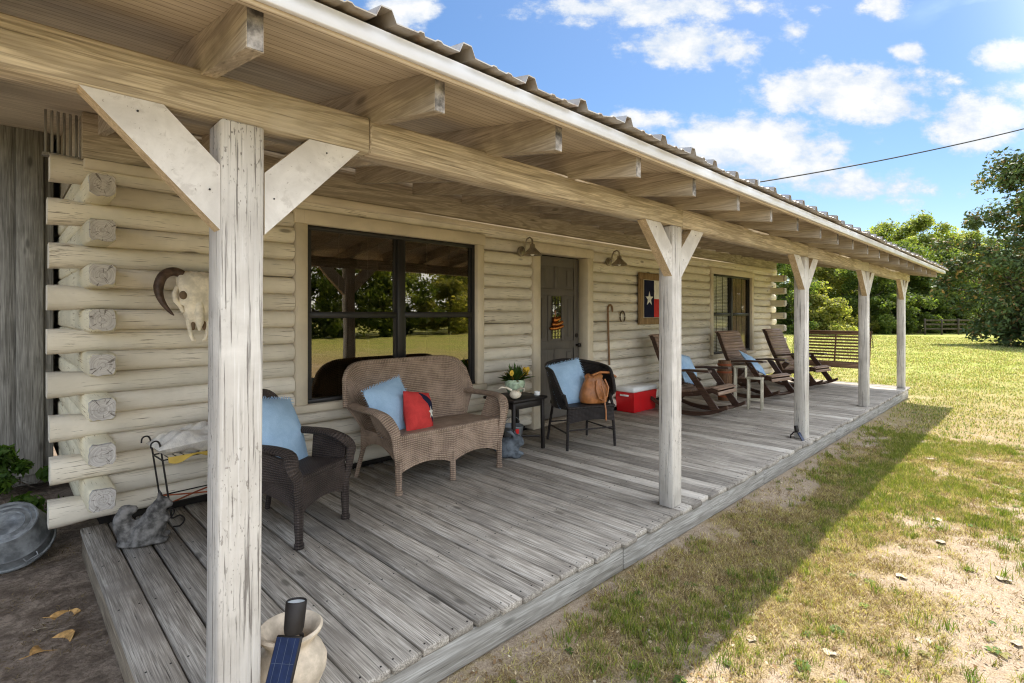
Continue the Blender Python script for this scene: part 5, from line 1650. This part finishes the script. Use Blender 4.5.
SH = [
 ('shrub', 838, 41, 1.0, 'pale yellow green shrub between the swing and the trees'), ('shrub', 815, 43, 1.15, 'pale shrub seen above the left end of the porch swing'),
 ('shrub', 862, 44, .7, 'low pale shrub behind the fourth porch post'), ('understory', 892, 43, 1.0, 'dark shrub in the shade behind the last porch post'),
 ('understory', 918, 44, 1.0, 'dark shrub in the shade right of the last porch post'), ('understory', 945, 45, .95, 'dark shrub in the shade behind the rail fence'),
 ('understory', 792, 43, .9, 'dark shrub seen beside the log house end'), ('shrub', 968, 46, 1.0, 'pale shrub behind the rail fence near the glossy tree'), ('understory', 985, 45, .9, 'dark shrub at the left foot of the glossy tree'), ('understory', 870, 46, 1.05, 'dark shrub between the two far porch posts'),
]
for i, (k, u, d, sc, lb) in enumerate(SH):
    x, y = at_px(u, d); tree(k, (x, y, 0), sc, i * 2.3, 'shrub', lb, 'shrub', 'shrubs below the trees')
# trees across the lawn behind the viewpoint (seen mirrored in the windows)
for i, (x, y, k, sc) in enumerate([(2, -30, 'tall', 1.0), (8, -27, 'loose', .95), (13, -30, 'loose', 1.1), (15.5, -25, 'understory', 1.2), (18, -27, 'tall', 1.1), (21, -25, 'understory', 1.3), (26, -25, 'shrub', 1.5), (50, -9, 'tall', 1.1), (55, -14, 'loose', 1.2), (58, -19, 'tall', 1.2), (66, -24, 'dark', 1.3), (48, -5.5, 'loose', 1.0), (52, -12, 'understory', 1.4), (60, -21, 'understory', 1.5), (23, -30, 'tall', 1.0), (29, -28, 'loose', 1.05), (35, -32, 'dark', 1.1), (42, -30, 'tall', 1.1), (52, -32, 'dark', 1.2), (64, -34, 'tall', 1.2), (76, -34, 'dark', 1.2)]):
    tree(k, (x, y, 0), sc, i * 1.3, 'opposite_tree', 'green tree on the far side of the lawn mirrored in the windows', 'tree', 'trees across the lawn mirrored in the windows')
# rail fence
x0, y0 = at_px(925, 41); x1, y1 = at_px(992, 41)
t = empty('rail_fence', (x0, y0, 0), 'dark wooden rail fence in front of the trees at the lawn edge', 'fence')
dv = Vector((x1 - x0, y1 - y0, 0)); nfp = 5
for i in range(nfp):
    m = MB(); p = dv * i / (nfp - 1); m.bar(p + Vector((0, 0, -.1)), p + Vector((0, 0, 1.25)), .11, .11, (0, 1, 0), .01); m.build('fence_post', M['bark'], t)
for z in (.45, .80, 1.12):
    m = MB(); m.bar(Vector((0, .08, z)), dv + Vector((0, .08, z)), .04, .13, bev=.005); m.build('rail', M['bark'], t)
# little shrub in the left corner
proto('corner', M['leaf'], 8, .52, .30, .04, 26, 2600, .034, [(.05, .10, .02), (.075, .14, .026), (.10, .17, .035)], .012)
tree('corner', (.06, 5.30, .0), 1.15, 0, 'leafy_shrub', 'small bright green leafy shrub in front of the grey board shed', 'shrub', None)
# power cable
m = MB(); A = Vector((9.7, 3.6, 3.98)); B = Vector((24.0, -5.3, 8.9)); pts = []
for q in range(41):
    a = q / 40; p = A.lerp(B, a); p.z -= .75 * 4 * a * (1 - a) * .55; pts.append(p)
m.tube(pts, .012, 6)
o = m.build('power_cable', M['cable']); tag(o, 'black power cable running from the house roof up to the right across the sky', 'cable')
t = empty('service_mast', (9.7, 3.6, 3.0), 'grey metal service mast on the roof holding the power cable', 'mast')
m = MB(); m.tube([(0, 0, -.02), (0, 0, 1.02)], .028, 10); m.build('mast_pipe', M['galv'], t)
t = empty('utility_pole', (24.1, -5.35, 0), 'brown wooden utility pole out on the lawn carrying the power cable', 'pole')
m = MB(); m.tube([(0, 0, -.3), (0, 0, 5), (0, 0, 10)], [.15, .13, .10], 12); m.build('pole_shaft', M['bark'], t)

# ================================================================== CAMERA
cam = bpy.data.cameras.new('camera'); co = bpy.data.objects.new('camera', cam); COL.objects.link(co)
YAW = math.atan2(.7145, .6997)
co.location = (0, 0, 1.62)
co.rotation_euler = (R(90), 0, YAW - R(90))
cam.sensor_width = 36; cam.lens = 523 / 1024 * 36
cam.shift_y = -27.5 / 1024
cam.clip_start = .05; cam.clip_end = 3000
scene.camera = co

# ================================================================== LIGHT AND SKY
sv = Vector((1.42, .21, 2.45)).normalized()
el = math.asin(sv.z); azn = math.atan2(sv.x, sv.y)
sl = bpy.data.lights.new('sun', 'SUN'); so = bpy.data.objects.new('sun', sl); COL.objects.link(so)
sl.energy = SUN; sl.angle = R(.5); sl.color = (1.0, .94, .85)
so.rotation_euler = sv.to_track_quat('Z', 'Y').to_euler()
so.location = (10, 0, 20)
w = bpy.data.worlds.new('World'); scene.world = w; w.use_nodes = True
nt = w.node_tree; nt.nodes.clear()
class WT(NT):
    def __init__(s): s.t = nt
W_ = WT()
out = nt.nodes.new('ShaderNodeOutputWorld'); bg = nt.nodes.new('ShaderNodeBackground')
sky = nt.nodes.new('ShaderNodeTexSky'); sky.sky_type = 'NISHITA'; sky.sun_disc = False
sky.sun_elevation = el; sky.sun_rotation = azn; sky.air_density = 1.0; sky.dust_density = .6; sky.ozone_density = 2.0
tc = nt.nodes.new('ShaderNodeTexCoord'); D = tc.outputs['Generated']
D = W_.vmath('NORMALIZE', D)
def px_dir(u, v_):
    r_ = (u - 512) / 523; up = (314 - v_) / 523
    return Vector((.7145 * r_ + .6997, -.6997 * r_ + .7145, up)).normalized()
Cc = px_dir(512, 314); E = Vector((Cc.y, -Cc.x, 0)).normalized(); Nn = E.cross(Cc)
def gn(d): return Vector((d.dot(E) / d.dot(Cc), d.dot(Nn) / d.dot(Cc)))
dc = W_.vmath('DOT_PRODUCT', D, tuple(Cc), 1); de = W_.vmath('DOT_PRODUCT', D, tuple(E), 1); dn = W_.vmath('DOT_PRODUCT', D, tuple(Nn), 1)
dcc = W_.math('MAXIMUM', dc, .05)
cb = nt.nodes.new('ShaderNodeCombineXYZ'); W_.l(W_.math('DIVIDE', de, dcc), cb.inputs[0]); W_.l(W_.math('DIVIDE', dn, dcc), cb.inputs[1])
P2 = cb.outputs[0]
warp = nt.nodes.new('ShaderNodeTexNoise'); warp.inputs['Scale'].default_value = 9; warp.inputs['Detail'].default_value = 3; W_.l(P2, warp.inputs['Vector'])
wv = W_.vmath('MULTIPLY', W_.vmath('SUBTRACT', warp.outputs['Color'], (.5, .5, .5)), (.06, .035, 0))
Pw = W_.vmath('ADD', P2, wv)
CL = [(742, 146, 118, 34, 1), (800, 165, 60, 22, .8), (845, 92, 100, 29, 1), (890, 108, 55, 20, .8), (690, 45, 64, 22, 1), (735, 50, 30, 16, .7), (655, 6, 120, 20, .75), (590, 10, 55, 16, .7), (850, 184, 95, 18, .62), (985, 122, 62, 28, 1), (1005, 56, 32, 19, 1), (912, 52, 19, 13, .85), (888, 4, 22, 15, .9), (400, 10, 38, 19, 1), (793, 33, 18, 12, .55), (1040, 95, 50, 18, .8), (700, 190, 100, 22, .6), (640, 120, 40, 14, .6)]
acc = None
for (u, v_, ru, rv, a) in CL:
    c = gn(px_dir(u, v_)); ex = (gn(px_dir(u + ru, v_)) - gn(px_dir(u - ru, v_))).length / 2; ey = (gn(px_dir(u, v_ + rv)) - gn(px_dir(u, v_ - rv))).length / 2
    q = W_.vmath('MULTIPLY', W_.vmath('SUBTRACT', Pw, (c.x, c.y, 0)), (1 / ex, 1 / ey, 0))
    ln = W_.vmath('LENGTH', q, out=1)
    s_ = W_.math('MULTIPLY', W_.math('SUBTRACT', 1.22, ln), a)
    acc = s_ if acc is None else W_.math('MAXIMUM', acc, s_)
acc = W_.math('MAXIMUM', acc, -1.0)
nz = nt.nodes.new('ShaderNodeTexNoise'); nz.inputs['Scale'].default_value = 11; nz.inputs['Detail'].default_value = 9; nz.inputs['Roughness'].default_value = .62
W_.l(W_.vmath('MULTIPLY', P2, (1.0, 1.5, 1)), nz.inputs['Vector'])
# unseen rest of the sky: bright clouds added facing the porch as fill light
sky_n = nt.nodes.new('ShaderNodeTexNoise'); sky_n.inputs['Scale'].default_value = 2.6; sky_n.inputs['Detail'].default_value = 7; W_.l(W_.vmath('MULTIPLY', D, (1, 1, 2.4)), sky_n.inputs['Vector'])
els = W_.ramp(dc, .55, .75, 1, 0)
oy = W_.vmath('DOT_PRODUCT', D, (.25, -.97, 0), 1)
fill_cov = W_.math('MULTIPLY', W_.math('MAXIMUM', W_.ramp(sky_n.outputs['Fac'], .52, .68), W_.math('MULTIPLY', W_.ramp(oy, .05, .55), W_.ramp(sky_n.outputs['Fac'], .22, .42))), els)
den = W_.math('ADD', acc, W_.math('MULTIPLY', W_.math('SUBTRACT', nz.outputs['Fac'], .5), 2.6))
cov = W_.ramp(den, .06, .62)
hs = nt.nodes.new('ShaderNodeHueSaturation'); hs.inputs['Saturation'].default_value = SKYSAT; hs.inputs['Value'].default_value = SKYVAL
W_.l(W_.mix(1.0, sky.outputs[0], (1.0, 1.0, 1.0), 'MULTIPLY'), hs.inputs['Color'])
shade = W_.ramp(W_.math('ADD', den, W_.math('MULTIPLY', W_.math('SUBTRACT', nz.outputs['Fac'], .5), 2.0)), .2, 1.3)
cc = W_.mix(shade, (CLV * .74, CLV * .82, CLV * .93), (CLV * 1.05, CLV * 1.04, CLV * 1.02))
fc = W_.mix(W_.math('MULTIPLY', cov, .95), hs.outputs[0], cc)
fc = W_.mix(W_.math('MULTIPLY', fill_cov, .9), fc, (FILL_CLV * .90, FILL_CLV * .97, FILL_CLV * 1.08))
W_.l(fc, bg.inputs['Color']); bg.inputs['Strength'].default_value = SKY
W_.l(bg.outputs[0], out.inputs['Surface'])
vsn = scene.view_settings
vsn.view_transform = 'Standard'; vsn.look = 'None'; vsn.exposure = EXPO; vsn.gamma = 1.0; vsn.use_curve_mapping = False
scene.cycles.max_bounces = 8; scene.cycles.diffuse_bounces = 4; scene.cycles.transparent_max_bounces = 12
scene.cycles.use_denoising = True; scene.cycles.filter_width = 1.15
